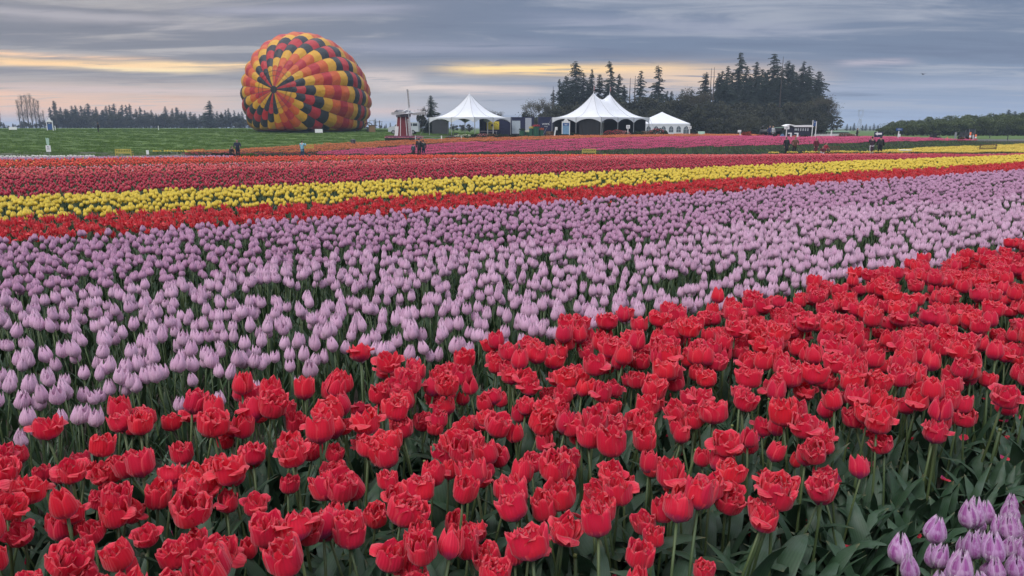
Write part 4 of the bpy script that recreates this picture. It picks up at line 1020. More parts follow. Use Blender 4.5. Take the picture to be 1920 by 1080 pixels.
for k in range(8):
    mb = MB(); a, b_ = oct_(tb_, k), oct_(tb_, k + 1); c_, d_ = oct_(tt_, k + 1), oct_(tt_, k); Z0, Z1 = Vector((0, 0, z0 + .1)), Vector((0, 0, z1))
    n_ = ((a + b_) / 2).normalized() * .05
    P = [a + Z0, b_ + Z0, c_ + Z1, d_ + Z1]; mb.add(P + [p - n_ for p in P], [(0, 1, 2, 3), (7, 6, 5, 4), (0, 3, 7, 4), (1, 5, 6, 2), (3, 2, 6, 7), (0, 4, 5, 1)]); mb.build('wall_panel', M['mill_red'], wm)
    mb = MB(); p0, p1 = oct_(tb_ + .035, k) + Z0, oct_(tt_ + .035, k) + Z1; mb.tube([p0, p1], .042, 4); mb.build('corner_board', M['white'], wm)
mb = MB(); mb.lathe([(1.0, 0), (1.04, .05), (1.04, .32), (1.0, .36)], 8, (0, 0, z1 - .02)); mb.build('cap_collar', M['cap_grey'], wm)
mb = MB(); mb.poly_prism([(-1.12, 0), (1.12, 0), (1.12, .10), (.0, .52), (-1.12, .10)], -1.0, 1.0, 0, Matrix.Translation((0, 0, z1 + .35)) @ Matrix.Rotation(R(-60), 4, 'Z')); mb.build('cap_roof', M['cap_grey'], wm)
mb = MB()
for s in (-1, 1): mb.tube([(s * 1.14, -1.03, .10), (0, -1.03, .54)], .05, 4)
mb.tube([(-1.14, -1.03, .03), (1.14, -1.03, .03)], .06, 4); o_ = mb.build('cap_trim', M['white'], wm); o_.location = (0, 0, z1 + .35); o_.rotation_euler = (0, 0, R(-60) + R(90))
hubp = Vector((.62, -1.05, z1 + .42)); M3 = Matrix.Translation(hubp) @ Matrix.Rotation(R(45), 4, 'Z')
mb = MB(); mb.tube([M3 @ Vector((0, .7, 0)), M3 @ Vector((0, -.2, 0))], .09, 8); mb.build('hub', M['white'], wm)
for k in range(4):
    M4 = M3 @ Matrix.Rotation(R(-5) + k * math.pi / 2, 4, 'Y'); mb = MB()
    mb.tube([M4 @ Vector((0, -.16, 0)), M4 @ Vector((0, -.16, 3.05))], [.05, .035], 5); sp2 = mb.build('sail', M['white'], wm)
    gm = MB(); gm.box((.17, -.16, 1.85), (.30, .03, 2.3), M=M4)
    gm.build('sail_board', plain('sail_board', (.50, .48, .45), .7), sp2)
    for q in range(7): gm = MB(); gm.box((.17, -.185, .8 + q * .35), (.34, .02, .03), M=M4); gm.build('slat', M['white'], sp2)
# white leaning board on the mill's left
g = G(742, 99.2); mb = MB(); mb.box((0, 0, .95), (.45, .07, 1.4), M=Matrix.Rotation(.1, 4, 'Y')); o_ = mb.build('white_board', M['white'], None, False, g); tag(o_, 'plain white board leaning against the left side of the windmill', 'board')
o_.location.z += .45

# ------------------------------------------------------------------ signs, posts, benches
TXT = plain('lettering_white', (.7, .72, .75), .5, .02)
def text(name, s, size, mat, parent, loc, rot=(math.pi / 2, 0, 0)):
    cu = bpy.data.curves.new(name, 'FONT'); cu.body = s; cu.size = size; cu.extrude = .004; cu.align_x = 'CENTER'; cu.align_y = 'CENTER'; cu.materials.append(mat)
    tmp = bpy.data.objects.new(name + '_curve', cu); COL.objects.link(tmp); bpy.context.view_layer.update()
    me = bpy.data.meshes.new_from_object(tmp.evaluated_get(bpy.context.evaluated_depsgraph_get())); bpy.data.objects.remove(tmp); me.name = name
    o = link(name, me, parent, loc); o.rotation_euler = rot; return o
def gable_sign(x, Y, label, W_=.95, H=1.9, blue='blue', inner='ltblue', rz=0):
    t_ = thing('gabled_sign', label, 'sign', G(x, Y), rz)
    for s in (-1, 1): mb = MB(); mb.box((s * (W_ / 2 + .05), 0, H / 2 + .1), (.12, .12, H + .2)); mb.build('post', M['white'], t_)
    mb = MB(); mb.box((0, 0, H * .58), (W_ - .02, .06, H * .78)); mb.build('board', M[inner], t_)
    mb = MB(); mb.box((0, -.05, H * .87), (W_ - .06, .03, H * .17)); mb.build('heading', M[blue], t_)
    mb = MB(); mb.poly_prism([(-W_ / 2 - .06, 0), (W_ / 2 + .06, 0), (0, .78 * W_)], -.06, .06, 0, Matrix.Translation((0, 0, H * .98))); mb.build('gable', M['white'], t_)
    for q in range(3): mb = MB(); mb.box((0, -.075, H * (.89 - q * .035)), (W_ * (.5 - .1 * q), .01, .03)); mb.build('line_of_print', TXT, t_)
    return t_
gable_sign(1061, 113, 'blue notice board under a white gable in front of the double tent', 1.0, 2.1)
gable_sign(94, 139, 'dark blue notice board under a white gable on the far left grass', .95, 1.7, 'navy', 'blue')
def post_sign(x, Y, label, H, bw, bh, mat='white', pm='white', name='post_sign', rz=0, marks=True, lean=0):
    t_ = thing(name, label, 'sign', G(x, Y), rz); t_.rotation_euler = (0, lean, rz)
    mb = MB(); mb.box((0, 0, H / 2), (.10, .08, H)); mb.build('post', M[pm], t_)
    mb = MB(); mb.box((0, -.06, H - bh / 2), (bw, .03, bh)); b_ = mb.build('board', M[mat], t_)
    if marks:
        for q in range(2): mb = MB(); mb.box((0, -.08, H - bh * (.35 + .3 * q)), (bw * .6, .008, bh * .1)); mb.build('line_of_print', M['dkgrey'], b_)
    return t_
post_sign(1177.5, 112, 'small white notice on a white post between the two big tents', 1.75, .55, .5)
post_sign(1293, 112, 'small white notice on a white post right of the windowed tent', 1.6, .5, .42)
post_sign(1475, 104, 'white sign on a white post in front of the train carriage', 1.9, .7, .42)
post_sign(1793, 103, 'pale utility marker post by the road with no board', 1.15, .28, .8, 'grey', 'grey', marks=False)
# tulip-topped direction board at the path
t_ = thing('tulip_sign', 'white sign with a tulip-shaped top on a post beside the path, far left', 'sign', G(86, 74))
mb = MB(); mb.tube([(0, 0, 0), (0, 0, .8)], .035, 6); mb.build('post', M['grey'], t_)
mb = MB(); mb.box((0, -.03, .95), (.46, .04, .62)); b_ = mb.build('notice', M['white'], t_)
mb = MB(); mb.lathe([(.05, 0), (.06, .05), (.02, .1)], 8, (0, -.06, 1.08)); mb.build('emblem', M['navy'], b_)
for q in range(2): mb = MB(); mb.box((0, -.055, .96 - q * .13), (.26, .008, .03)); mb.build('line_of_print', M['dkgrey'], b_)
mb = MB(); mb.poly_prism([(-.06, 0), (.06, 0), (.13, .2), (.14, .5), (.16, .74), (.08, .60), (0, .74), (-.08, .60), (-.16, .74), (-.14, .5), (-.13, .2)], -.03, .03, 0, Matrix.Translation((0, 0, 1.25))); mb.build('tulip_cutout', M['mint'], t_)
def boardsign(name, x, Y, label, w, h_, z, mat, rz=0, legs=True, tilt=0.0):
    t_ = thing(name, label, 'sign', G(x, Y), rz)
    mb = MB(); mb.box((0, 0, z + h_ / 2), (w, .04, h_), M=Matrix.Rotation(tilt, 4, 'X')); mb.build('board', M[mat], t_)
    if legs:
        for s in (-1, 1): mb = MB(); mb.box((s * w * .4, .05, (z + h_ * .6) / 2), (.05, .04, z + h_ * .6)); mb.build('leg', M['wood'], t_)
    return t_
boardsign('board_sign', 597.5, 128, 'low white board standing on the grass in front of the balloon', 1.3, .62, .15, 'white')
boardsign('board_sign', 24, 142, 'long low white board on the skyline at the far left', 1.5, .5, .25, 'white')
boardsign('a_board', 1316, 113, 'mint green A-board leaning on the ground right of the tents', 1.0, .8, .05, 'mint', 0, True, -.2)
boardsign('small_white_box_sign', 272, 76, 'small white marker at the end of the wet path', .26, .42, .3, 'white')
boardsign('leaning_post', 1043, 112.2, 'white board on a slanting post in front of the navy container', .36, .46, 1.0, 'white', legs=False)
mb = MB(); mb.tube([(-.15, 0, 0), (.05, 0, 1.35)], .10, 4); o_ = mb.build('slanting_board', M['white'], None, False, G(1041.5, 112)); tag(o_, 'slanting white plank under the small board by the navy container', 'plank')
for x, lab in ((297, 'thin white post on the skyline of the left grass field'), (103.5, 'thin white post just right of the dark blue gabled sign')):
    mb = MB(); mb.tube([(0, 0, 0), (0, 0, .95)], .07, 6); tag(mb.build('marker_post', M['white'], None, False, G(x, 145)), lab, 'post')
for x, lab in ((1387.5, 'white slanting pipe stand left of the rust-red bush'),):
    t_ = thing('pipe_stand', lab, 'stand', G(x, 108)); mb = MB(); mb.tube([(.2, 0, 0), (0, 0, .95)], .08, 6); mb.build('leg', M['white'], t_); mb = MB(); mb.box((-.05, 0, 1.05), (.42, .3, .34)); mb.build('head', M['white'], t_)
# slatted benches
def bench(x, Y, label, W_, mat, rz=0, lattice=False, H=.85):
    t_ = thing('bench', label, 'bench', G(x, Y), rz)
    for s in (-1, 1):
        for y_ in (-.22, .2): mb = MB(); hh = .44 if y_ < 0 else H; mb.box((s * (W_ / 2 - .04), y_, hh / 2), (.07, .07, hh)); mb.build('leg', mat, t_)
        mb = MB(); mb.box((s * (W_ / 2 - .04), -.01, .62), (.06, .5, .05)); mb.build('armrest', mat, t_)
    mb = MB()
    for q in range(4): mb = MB(); mb.box((0, -.2 + q * .12, .44), (W_ - .1, .09, .03)); mb.build('seat_slat', mat, t_)
    for z_ in (.54, H): mb = MB(); mb.box((0, .22, z_), (W_, .05, .07)); mb.build('back_rail', mat, t_)
    n = max(5, int(W_ / .16))
    for q in range(n):
        x_ = -W_ / 2 + (q + .5) * W_ / n; mb = MB()
        if lattice:
            mb.tube([(x_ - .12, .22, .54), (x_ + .12, .22, H)], .02, 4); mb.tube([(x_ + .12, .235, .54), (x_ - .12, .235, H)], .02, 4)
        else: mb.box((x_, .22, (.54 + H) / 2), (.07, .03, H - .6))
        mb.build('back_slat', mat, t_)
    return t_
bench(228, 75, 'yellow slatted bench by the wet path, left', 1.6, M['yel'], rz=math.pi)
bench(577.5, 83, 'small yellow bench behind the orange tulips, right of the person in light blue', 1.0, M['yel'], .4)
bench(1105, 76, 'yellow lattice bench on the near side of the pink bed', 1.4, M['yel'], math.pi, True, .8)
bench(1566, 76, 'dark lattice bench beside the seated person in red', 1.05, M['wood'], math.pi, True, .9)
bench(1855, 78.5, 'brown lattice bench among the yellow tulips at the far right', 1.75, M['wood'], math.pi, True, .95)
# white tub
g = G(1702, 77); t_ = thing('wash_tub', 'upturned white tub lying at the edge of the yellow tulips, right', 'tub', g)
mb = MB(); mb.lathe([(.42, 0), (.50, .40), (.55, .48), (.55, .52), (.47, .52), (.40, .1)], 16, sx=1.2); mb.build('basin', M['white'], t_, True)
mb = MB(); mb.tube([(-.6, 0, .5), (-.72, 0, .42), (-.6, 0, .34)], .03, 5); mb.tube([(.6, 0, .5), (.72, 0, .42), (.6, 0, .34)], .03, 5); mb.build('handle', M['grey'], t_)
# bin
t_ = thing('litter_bin', 'black litter bin alone on the grass between balloon and windmill', 'bin', G(661, 92))
mb = MB(); mb.lathe([(.26, 0), (.31, .72)], 12); mb.build('drum', M['black'], t_, True)
mb = MB(); mb.lathe([(.34, 0), (.34, .08), (.25, .16), (.1, .2)], 12, (0, 0, .72)); mb.build('lid', M['dkgrey'], t_, True)

# ------------------------------------------------------------------ tents
def peak_tent(name, label, corners, peaks, He, Hp, bays, Y, drop=.62, p=2.1, group=None, base=None, walls=()):
    """stretched canopy over a four-cornered plan with one or more peaks"""
    cx = sum(c[0] for c in corners) / 4; cy = sum(c[1] for c in corners) / 4; gz = tz(cx, cy) + .1
    t_ = thing(name, label, 'tent', (cx, cy, gz), 0, group)
    C = [Vector((c[0] - cx, c[1] - cy)) for c in corners]; PK = [Vector((q[0] - cx, q[1] - cy)) for q in peaks]
    def edge(k, f): return C[k].lerp(C[(k + 1) % 4], f)
    def height(P):
        best = 0
        for pk in PK:
            d = P - pk
            if d.length < 1e-4: return Hp
            rho = 9e9
            for k in range(4):
                a, e = C[k], C[(k + 1) % 4] - C[k]; den = d.x * e.y - d.y * e.x
                if abs(den) < 1e-9: continue
                w = a - pk; s = (w.x * e.y - w.y * e.x) / den; u = (w.x * d.y - w.y * d.x) / den
                if s > 0 and -.001 <= u <= 1.001: rho = min(rho, s)
            f = max(0, 1 - 1 / rho) ** p; best = max(best, f) if len(PK) == 1 else best + f ** 3
        if len(PK) > 1: best = min(1, best ** (1 / 3))
        return He + (Hp - He) * best
    nb = 14; mb = MB(); vs = []; n_r = 22
    ring = [edge(k, f / nb) for k in range(4) for f in range(nb)]
    line_ = lambda q: PK[0].lerp(PK[-1], min(1, max(0, ((q - PK[0]).dot(PK[-1] - PK[0]) / max((PK[-1] - PK[0]).length_squared, 1e-6))))) if len(PK) > 1 else PK[0]
    for i in range(n_r + 1):
        s = (i / n_r) ** 1.3
        for q in ring:
            P = line_(q).lerp(q, max(s, .002)); vs.append((P.x, P.y, height(P)))
    m_ = len(ring); fs = [(i * m_ + k, i * m_ + (k + 1) % m_, (i + 1) * m_ + (k + 1) % m_, (i + 1) * m_ + k) for i in range(n_r) for k in range(m_)]
    mb.add(vs, fs); mb.build('canopy', M['tent'], t_, True)
    for k in range(4):
        for j in range(bays[k % len(bays)]):
            q = edge(k, j / bays[k % len(bays)]); l0 = line_(q); sm_ = MB()
            sm_.tube([(*(l0.lerp(q, max(s, .02))), height(l0.lerp(q, max(s, .02))) + .02) for s in [(i / 14) ** 1.3 for i in range(1, 15)]], .022, 4); sm_.build('seam', M['grey'], t_)
        q = C[k] * 1.0; o2 = q.normalized() * 1.5; gr = MB(); gr.tube([(q.x, q.y, He), (q.x + o2.x, q.y + o2.y, 0)], .018, 4); gr.build('guy_rope', M['grey'], t_)
    for k in range(4):
        vb = MB(); nbk = bays[k % len(bays)]
        for j in range(nbk):
            top, bot = [], []
            for i in range(13):
                f = i / 12; P = edge(k, (j + f) / nbk); arch = .22 + drop * abs(2 * f - 1) ** 2.2
                top.append((P.x, P.y, He + .01)); bot.append((P.x, P.y, He - arch))
            vb.add(top + bot, [(i, i + 1, i + 14, i + 13) for i in range(12)])
        vb.build('valance', M['tent'], t_)
        for j in range(nbk):
            P = edge(k, j / nbk); lb = MB(); lb.tube([(P.x, P.y, -.1), (P.x, P.y, He)], .055, 6); lb.build('leg', M['grey'], t_)
    for pk in PK:
        fb = MB(); fb.tube([(pk.x, pk.y, Hp - .3), (pk.x, pk.y, Hp + .25)], [.09, .03], 6); fb.build('finial', M['tent'], t_)
    for k, f0, f1 in walls:
        wb = MB(); a, b_ = edge(k, f0), edge(k, f1); off = (a + b_) * -.02
        n = 16; vs = []
        for i in range(n + 1):
            P = a.lerp(b_, i / n) + off * 1; w = .06 * math.sin(i * 2.4); vs += [(P.x, P.y + w, 0), (P.x, P.y + w * .3, He - .15)]
        wb.add(vs, [(2 * i, 2 * i + 2, 2 * i + 3, 2 * i + 1) for i in range(n)]); wb.build('side_wall', M['wallcloth'], t_)
    return t_
def pxp(x, Y): return (tof(x) * Y, Y)
peak_tent('peaked_tent', 'single-peaked white marquee with open sides, left of the navy containers', [pxp(805, 121), pxp(890, 115.5), pxp(957.5, 121), pxp(872, 127)], [pxp(881, 121)], 2.75, 6.5, (2, 2), 121)
peak_tent('double_peaked_tent', 'large white marquee with two peaks and dark interior', [pxp(1035, 119.5), pxp(1127, 114), pxp(1216.5, 122), pxp(1130, 128)], [pxp(1111.5, 119), pxp(1141.5, 122)], 2.75, 6.45, (2, 3), 120, walls=((2, .05, .95), (3, .3, .98), (0, .55, .97)))
# coloured pennants on the double tent
for i, (x, Y) in enumerate(((1111.5, 119), (1141.5, 122))):
    X, Yy = pxp(x, Y); zt = tz(*pxp(1127, 120)) + 6.6; t_ = thing('pennant', ['faded red pennant on the left peak of the double marquee', 'faded red pennant on the right peak of the double marquee'][i], 'flag', (X, Yy, zt))
    mb = MB(); mb.tube([(0, 0, -.1), (0, 0, 1.2)], .03, 5); mb.build('pole', M['grey'], t_)
    mb = MB(); mb.add([(0, 0, 1.15), (.14, .03, .95), (.18, -.02, .55), (.05, .03, .2), (0, 0, .15)], [(0, 1, 2, 3, 4)]); mb.build('cloth', cloth('faded_red', (.32, .14, .14)), t_)
# framed tent with arched windows
cx, cy = pxp(1240, 128); gz = tz(cx, cy); wt = thing('windowed_tent', 'low white frame tent with arched windows in its walls', 'tent', (cx, cy, gz), R(-4))
Wd, Dp, He, Hp = 8.6, 6.0, 1.95, 3.9
mb = MB(); n = 10; ring = [(-1, -1), (1, -1), (1, 1), (-1, 1)]
vs = [(0, 0, Hp)]
for i in range(1, 9):
    f = i / 8
    for k in range(4):
        for j in range(6):
            a, b_ = ring[k], ring[(k + 1) % 4]; x = (a[0] + (b_[0] - a[0]) * j / 6) * Wd / 2 * f; y = (a[1] + (b_[1] - a[1]) * j / 6) * Dp / 2 * f
            vs.append((x, y, Hp - (Hp - He) * (f ** .92)))
fs = [(0, 1 + k, 1 + (k + 1) % 24) for k in range(24)] + [(1 + i * 24 + k, 1 + (i + 1) * 24 + k, 1 + (i + 1) * 24 + (k + 1) % 24, 1 + i * 24 + (k + 1) % 24) for i in range(7) for k in range(24)]
mb.add(vs, fs); mb.build('roof', M['tent'], wt)
mb = MB(); mb.box((0, -Dp / 2, He - .12), (Wd + .04, .05, .26)); mb.box((Wd / 2, 0, He - .12), (.05, Dp, .26)); mb.build('valance', M['tent'], wt)
for k, (a, b_) in enumerate((((-Wd / 2, -Dp / 2), (Wd / 2, -Dp / 2)), ((Wd / 2, -Dp / 2), (Wd / 2, Dp / 2)), ((Wd / 2, Dp / 2), (-Wd / 2, Dp / 2)), ((-Wd / 2, Dp / 2), (-Wd / 2, -Dp / 2)))):
    A_, B_ = Vector((*a, 0)), Vector((*b_, 0)); d = (B_ - A_).normalized(); nr = Vector((d.y, -d.x, 0)); wb = MB(); wb.add([A_, B_, B_ + Vector((0, 0, He)), A_ + Vector((0, 0, He))], [(0, 1, 2, 3)]); w_ = wb.build('wall', M['tent'], wt)
    Ln = (B_ - A_).length; nw_ = int(Ln // 1.15)
    for j in range(nw_):
        c_ = A_ + d * Ln * (j + .5) / nw_ + nr * .012; pts_ = [(-.36, .55), (.36, .55), (.36, 1.15), (.26, 1.40), (0, 1.58), (-.26, 1.40), (-.36, 1.15)]
        ww = MB(); Mx = Matrix(((d.x, nr.x, 0, c_.x), (d.y, nr.y, 0, c_.y), (0, 0, 1, 0), (0, 0, 0, 1))); big_ = (k == 0 and j == nw_ - 1)
        s_ = 1.25 if big_ else 1; ww.poly_prism([(x * s_, .4 + (z - .4) * s_ - (.3 if big_ else 0)) for x, z in pts_], -.005, .01, 0, Mx); wi = ww.build('window', plain('tent_window', (.10, .12, .14), .25), w_)
        mbn = MB(); mbn.box((0, .02, 1.05 - (.2 if big_ else 0)), (.03, .01, 1.0 * s_), M=Mx); mbn.build('glazing_bar', M['tent'], wi)
        mbn = MB(); mbn.box((0, .022, 1.02), (.7 * s_, .01, .03), M=Mx); mbn.build('glazing_bar', M['tent'], wi)
for x in (-Wd / 2, Wd / 2): mb = MB(); mb.tube([(x, -Dp / 2 - .03, 0), (x, -Dp / 2 - .03, He)], .05, 6); mb.build('corner_pole', M['grey'], wt)
# small white side canopy between tents
cx, cy = pxp(1205, 129); t_ = thing('side_canopy', 'low white tent wing joining the double marquee and the windowed tent', 'tent', (cx, cy, tz(cx, cy)))
mb = MB(); mb.poly_prism([(-1.9, 1.95), (1.5, 1.95), (0, 2.65)], -2, 2); mb.build('roof', M['tent'], t_)
mb = MB(); mb.add([(-1.9, -2, .0), (1.5, -2, 0), (1.5, -2, 2.0), (-1.9, -2, 2.0)], [(0, 1, 2, 3)]); w_ = mb.build('wall', M['tent'], t_)
for j in range(3):
    ww = MB(); x0 = -1.4 + j * 1.05; ww.poly_prism([(x0, .7), (x0 + .6, .7), (x0 + .6, 1.25), (x0 + .3, 1.6), (x0, 1.25)], -2.02, -2.005); ww.build('window', plain('tent_window_b', (.10, .12, .14), .25), w_)

# ------------------------------------------------------------------ containers and stage behind the tents
def container(x0, x1, Y, rtop, label, name='container', mat='navy', D=2.6, panels_=(), name_mat=None):
    X0, X1 = tof(x0) * Y, tof(x1) * Y; cx = (X0 + X1) / 2; Wd = X1 - X0; gz = tz(cx, Y); H = at(x0, rtop, Y).z - gz
    t_ = thing(name, label, 'container', (cx, Y, gz))
    mb = MB(); mb.box((0, D / 2, H / 2 + .05), (Wd, D, H - .1)); mb.build('shell', M[mat], t_)
    n = max(4, int(Wd / .45))
    for q in range(n): mb = MB(); mb.box((-Wd / 2 + (q + .5) * Wd / n, -.03, H / 2), (Wd / n * .5, .06, H - .35)); mb.build('rib', M[mat], t_)
    mb = MB(); mb.box((0, -.03, H - .08), (Wd + .02, .10, .16)); mb.build('top_rail', M[mat], t_)
    mb = MB(); mb.box((0, -.03, .1), (Wd + .02, .10, .16)); mb.build('bottom_rail', M['dkgrey'], t_)
    return t_, Wd, H
t_, Wd, H = container(899, 957, 124.5, 222.5, 'navy container wall behind the single-peaked marquee, with a yellow sign')
mb = MB(); mb.box((-.35, -.12, H * .60), (2.1, .06, 1.30)); ys = mb.build('yellow_sign', M['yelsign'], t_)
mb = MB(); mb.lathe([(.16, 0), (.20, .12), (.12, .34), (.16, .38)], 8, (-.45, -.17, H * .55), sy=.15); mb.build('emblem', M['dkgrey'], ys)
for q in range(7): a_ = R(150 - q * 20); mb = MB(); mb.box((-.35 + .9 * math.cos(a_), -.155, H * .56 + .52 * math.sin(a_)), (.16, .01, .10)); mb.build('letter', M['dkgrey'], ys)
t_, Wd, H = container(957.5, 1001, 122.5, 219.5, 'navy container with two pale panels between the marquees')
mb = MB(); mb.box((-1.0, -.12, H * .46), (1.35, .06, 2.05)); mb.build('pale_panel', plain('pale_blue_panel', (.36, .42, .48), .5), t_)
mb = MB(); mb.box((.98, -.12, H * .58), (1.0, .06, 2.2)); mb.build('pale_panel', plain('pale_grey_panel', (.34, .36, .42), .5), t_)
t_, Wd, H = container(1009, 1038, 122.5, 219.5, 'narrow navy container with small white lettering left of the double marquee')
text('lettering', 'WDML', .42, TXT, t_, (0, -.10, H * .62)); mb = MB(); mb.box((0, -.09, H * .50), (.5, .012, .04)); mb.build('line_of_print', TXT, t_)
t_, Wd, H = container(810, 839, 131, 224, 'dark grey trailer seen under the left marquee', 'trailer', 'dkgrey')
# stage frame and props
for i, (x, lab) in enumerate(((914.5, 'thin white pole standing left of the yellow sign'), (924.5, 'short white pole standing in front of the yellow sign'))):
    mb = MB(); mb.tube([(0, 0, 0), (0, 0, 2.5 - i)], .04, 5); tag(mb.build('pole', M['white'], None, False, G(x, 118)), lab, 'pole')
t_ = thing('long_table', 'long pale table in front of the navy container wall', 'table', G(915, 117)); mb = MB(); mb.box((0, 0, .78), (2.8, .7, .06)); mb.build('tabletop', plain('mauve_top', (.25, .2, .26), .6), t_)
for s in (-1, 1):
    for q in (-1, 1): mb = MB(); mb.box((s * 1.3, q * .3, .38), (.05, .05, .75)); mb.build('leg', M['grey'], t_)
t_ = thing('black_crate', 'black crate on the ground under the left marquee', 'crate', G(855.5, 113)); mb = MB(); mb.box((0, 0, .28), (.6, .45, .5)); mb.build('bin', M['black'], t_); mb = MB(); mb.box((0, 0, .56), (.64, .49, .05)); mb.build('lid', M['dkgrey'], t_)
# green planter tubs and barrels
def tub(x, Y, label, w, h_, mat, fl, name='planter', cat='planter', flh=.3, seed=1):
    t_ = thing(name, label, cat, G(x, Y)); mb = MB(); mb.lathe([(w / 2 * .88, 0), (w / 2, h_ * .9), (w / 2 * 1.05, h_)], 10); mb.build('tub', mat, t_)
    f = MB(); r_ = random.Random(seed)
    for k in range(90):
        a, q = r_.uniform(0, 6.28), w / 2 * math.sqrt(r_.random()) * 1.1; f.lathe([(.02, 0), (.05, .04), (.015, .10)], 4, (q * math.cos(a), q * math.sin(a), h_ + r_.uniform(0, flh) * (1 - .5 * q / w)))
    o_ = f.build('flowers', fl, t_); o_['kind'] = 'stuff'; return t_
gb_ = M['green_bin']
for i, (x, w, h_, mt, lab) in enumerate(((979, .9, .95, 'hedge', 'leftmost dark green planter tub below the pale blue panel'), (990, .75, .7, 'ivory', 'low green tub of cream flowers below the pale grey panel'), (1005.5, .95, 1.5, 'salmon', 'tall green barrel of coral flowers, largest of its cluster'),
        (1015, .7, 1.0, 'orange', 'green tub of orange flowers right of the tall barrel'), (996, .6, 1.25, 'yellow', 'green tub of pale yellow flowers left of the tall barrel'))):
    tub(x, 111.5 + .4 * (i % 2), lab, w, h_, gb_, M[mt], seed=i, )
# bushes: clumps of small leaves
def bush_mesh(seed, n=700, sx=1, sy=1, sz=1, leaf=.07, hollow=.55):
    r_ = np.random.default_rng(seed); d = r_.normal(size=(n, 3)); d /= np.linalg.norm(d, axis=1)[:, None]; d[:, 2] = np.abs(d[:, 2])
    rad = hollow + (1 - hollow) * r_.random(n) ** .5; lump = 1 + .18 * np.sin(d[:, 0] * 5 + seed) * np.cos(d[:, 1] * 4) + .1 * np.sin(d[:, 2] * 9)
    P = d * (rad * lump)[:, None] * np.array([sx, sy, sz]); return cards(P, leaf, r_)
def cards(P, size, r_, flat=0.0):
    n = len(P); a = r_.normal(size=(n, 3)); a /= np.linalg.norm(a, axis=1)[:, None]; b_ = r_.normal(size=(n, 3)); b_ -= (a * b_).sum(1)[:, None] * a; b_ /= np.linalg.norm(b_, axis=1)[:, None]
    s = (size * r_.uniform(.6, 1.5, n))[:, None]; q = np.stack([P - a * s - b_ * s * .55, P + a * s * .2 - b_ * s * .8, P + a * s * 1.2, P - a * s * .1 + b_ * s * .8], 1).reshape(-1, 3)
    return q, [(4 * i, 4 * i + 1, 4 * i + 2, 4 * i + 3) for i in range(n)]
def bush(x, Y, label, sx, sy, sz, mat, seed, flowers=None, group=None, cat='bush', name='bush'):
    t_ = thing(name, label, cat, G(x, Y), 0, group); mb = MB(); v, f = bush_mesh(seed, 900, sx, sy, sz, .085); mb.add(v, f); mb.build('foliage', mat, t_)
    mb = MB()
    for k in range(5): a = k * 1.26; mb.tube([(0, 0, 0), (.5 * sx * math.cos(a), .5 * sy * math.sin(a), .7 * sz)], [.03, .012], 4)
    mb.build('stems', M['bark'], t_)['kind'] = 'stuff'
    if flowers:
        r_ = random.Random(seed); fb = MB()
        for k in range(120):
            a, q = r_.uniform(0, 6.28), math.sqrt(r_.random()); z = sz * (math.sqrt(max(0, 1 - q * q)) + r_.uniform(-.05, .1)); fb.lathe([(.02, 0), (.055, .05), (.02, .1)], 4, (q * sx * math.cos(a), q * sy * math.sin(a), z))
        fb.build('flowers', flowers, t_)['kind'] = 'stuff'
    return t_
bush(1401, 108, 'rounded rust-red flowering bush by itself right of the tents', .78, .7, .95, M['bushred'], 11)
bush(1424, 109, 'small reddish bush beside the train engine', .45, .4, .5, M['bushred'], 12)
for i, (x, sx, sz, mt, fl, lab) in enumerate(((1143, 1.1, .85, 'hedge', 'salmon', 'leftmost coral-flowered shrub in front of the double marquee'), (1158, 1.3, .95, 'bushbrown', 'salmon', 'coral-flowered shrub under the second marquee leg'), (1172, 1.0, .8, 'hedge', 'blush', 'pale-flowered shrub below the small white notice'),
        (1199, 1.2, .75, 'hedge', None, 'dark green shrub below the right marquee corner'), (1213, 1.1, .85, 'bushbrown', None, 'brownish shrub left of the rose-flowered one'), (1232, 1.5, 1.1, 'hedge', 'salmon', 'tallest rose-flowered shrub in front of the windowed tent'), (1246, .8, .8, 'hedge', None, 'dark shrub at the right end of the shrub row'),
        (1301, .5, .5, 'bushbrown', None, 'small brown shrub between the white notice and mint board'), (1077, .9, .55, 'hedge', None, 'low shrub right of the blue gabled sign'), (1055, .8, .4, 'hedge', None, 'low plants at the foot of the blue gabled sign'), (1031, .7, .8, 'bushbrown', None, 'brown shrub left of the slanting white board'))):
    bush(x, 112.5, lab, sx, .8, sz, M[mt], 20 + i, M[fl] if fl else None, 'shrubs along the tents')
for i, (x, sx, sz, mt, lab) in enumerate(((848, 1.0, .35, 'hedge', 'low dark flower heap at the left end below the marquee'), (860, 1.0, .4, 'ivory', 'low heap of cream flowers below the marquee'), (874, 1.3, .42, 'ivory', 'longest heap of pale flowers below the marquee'), (889, 1.4, .5, 'hedge', 'green mound below the front marquee leg'), (905, 1.4, .5, 'blush', 'mound of dusky pink flowers below the long table'),
        (921, 1.4, .5, 'bushbrown', 'brownish mound left of the pale panel'), (937, 1.4, .45, 'hedge', 'green mound at the foot of the navy container'), (952, 1.2, .4, 'hedge', 'green mound nearest the right marquee leg'), (966, 1.0, .4, 'hedge', 'low green plants below the pale blue panel'))):
    bush(x, 108.5, lab, sx, .9, sz, M['hedge'], 40 + i, M[mt] if mt in ('ivory', 'blush', 'bushbrown') else None, 'flower mounds before the left marquee', 'flower mound', 'flower_mound')
bush(408, 75.2, 'dark green plants left of the crouching person', 1.1, .7, .42, M['hedge'], 61); bush(463, 75.6, 'low leafy green plants right of the person in navy', 1.0, .6, .38, M['grassblade'], 62)
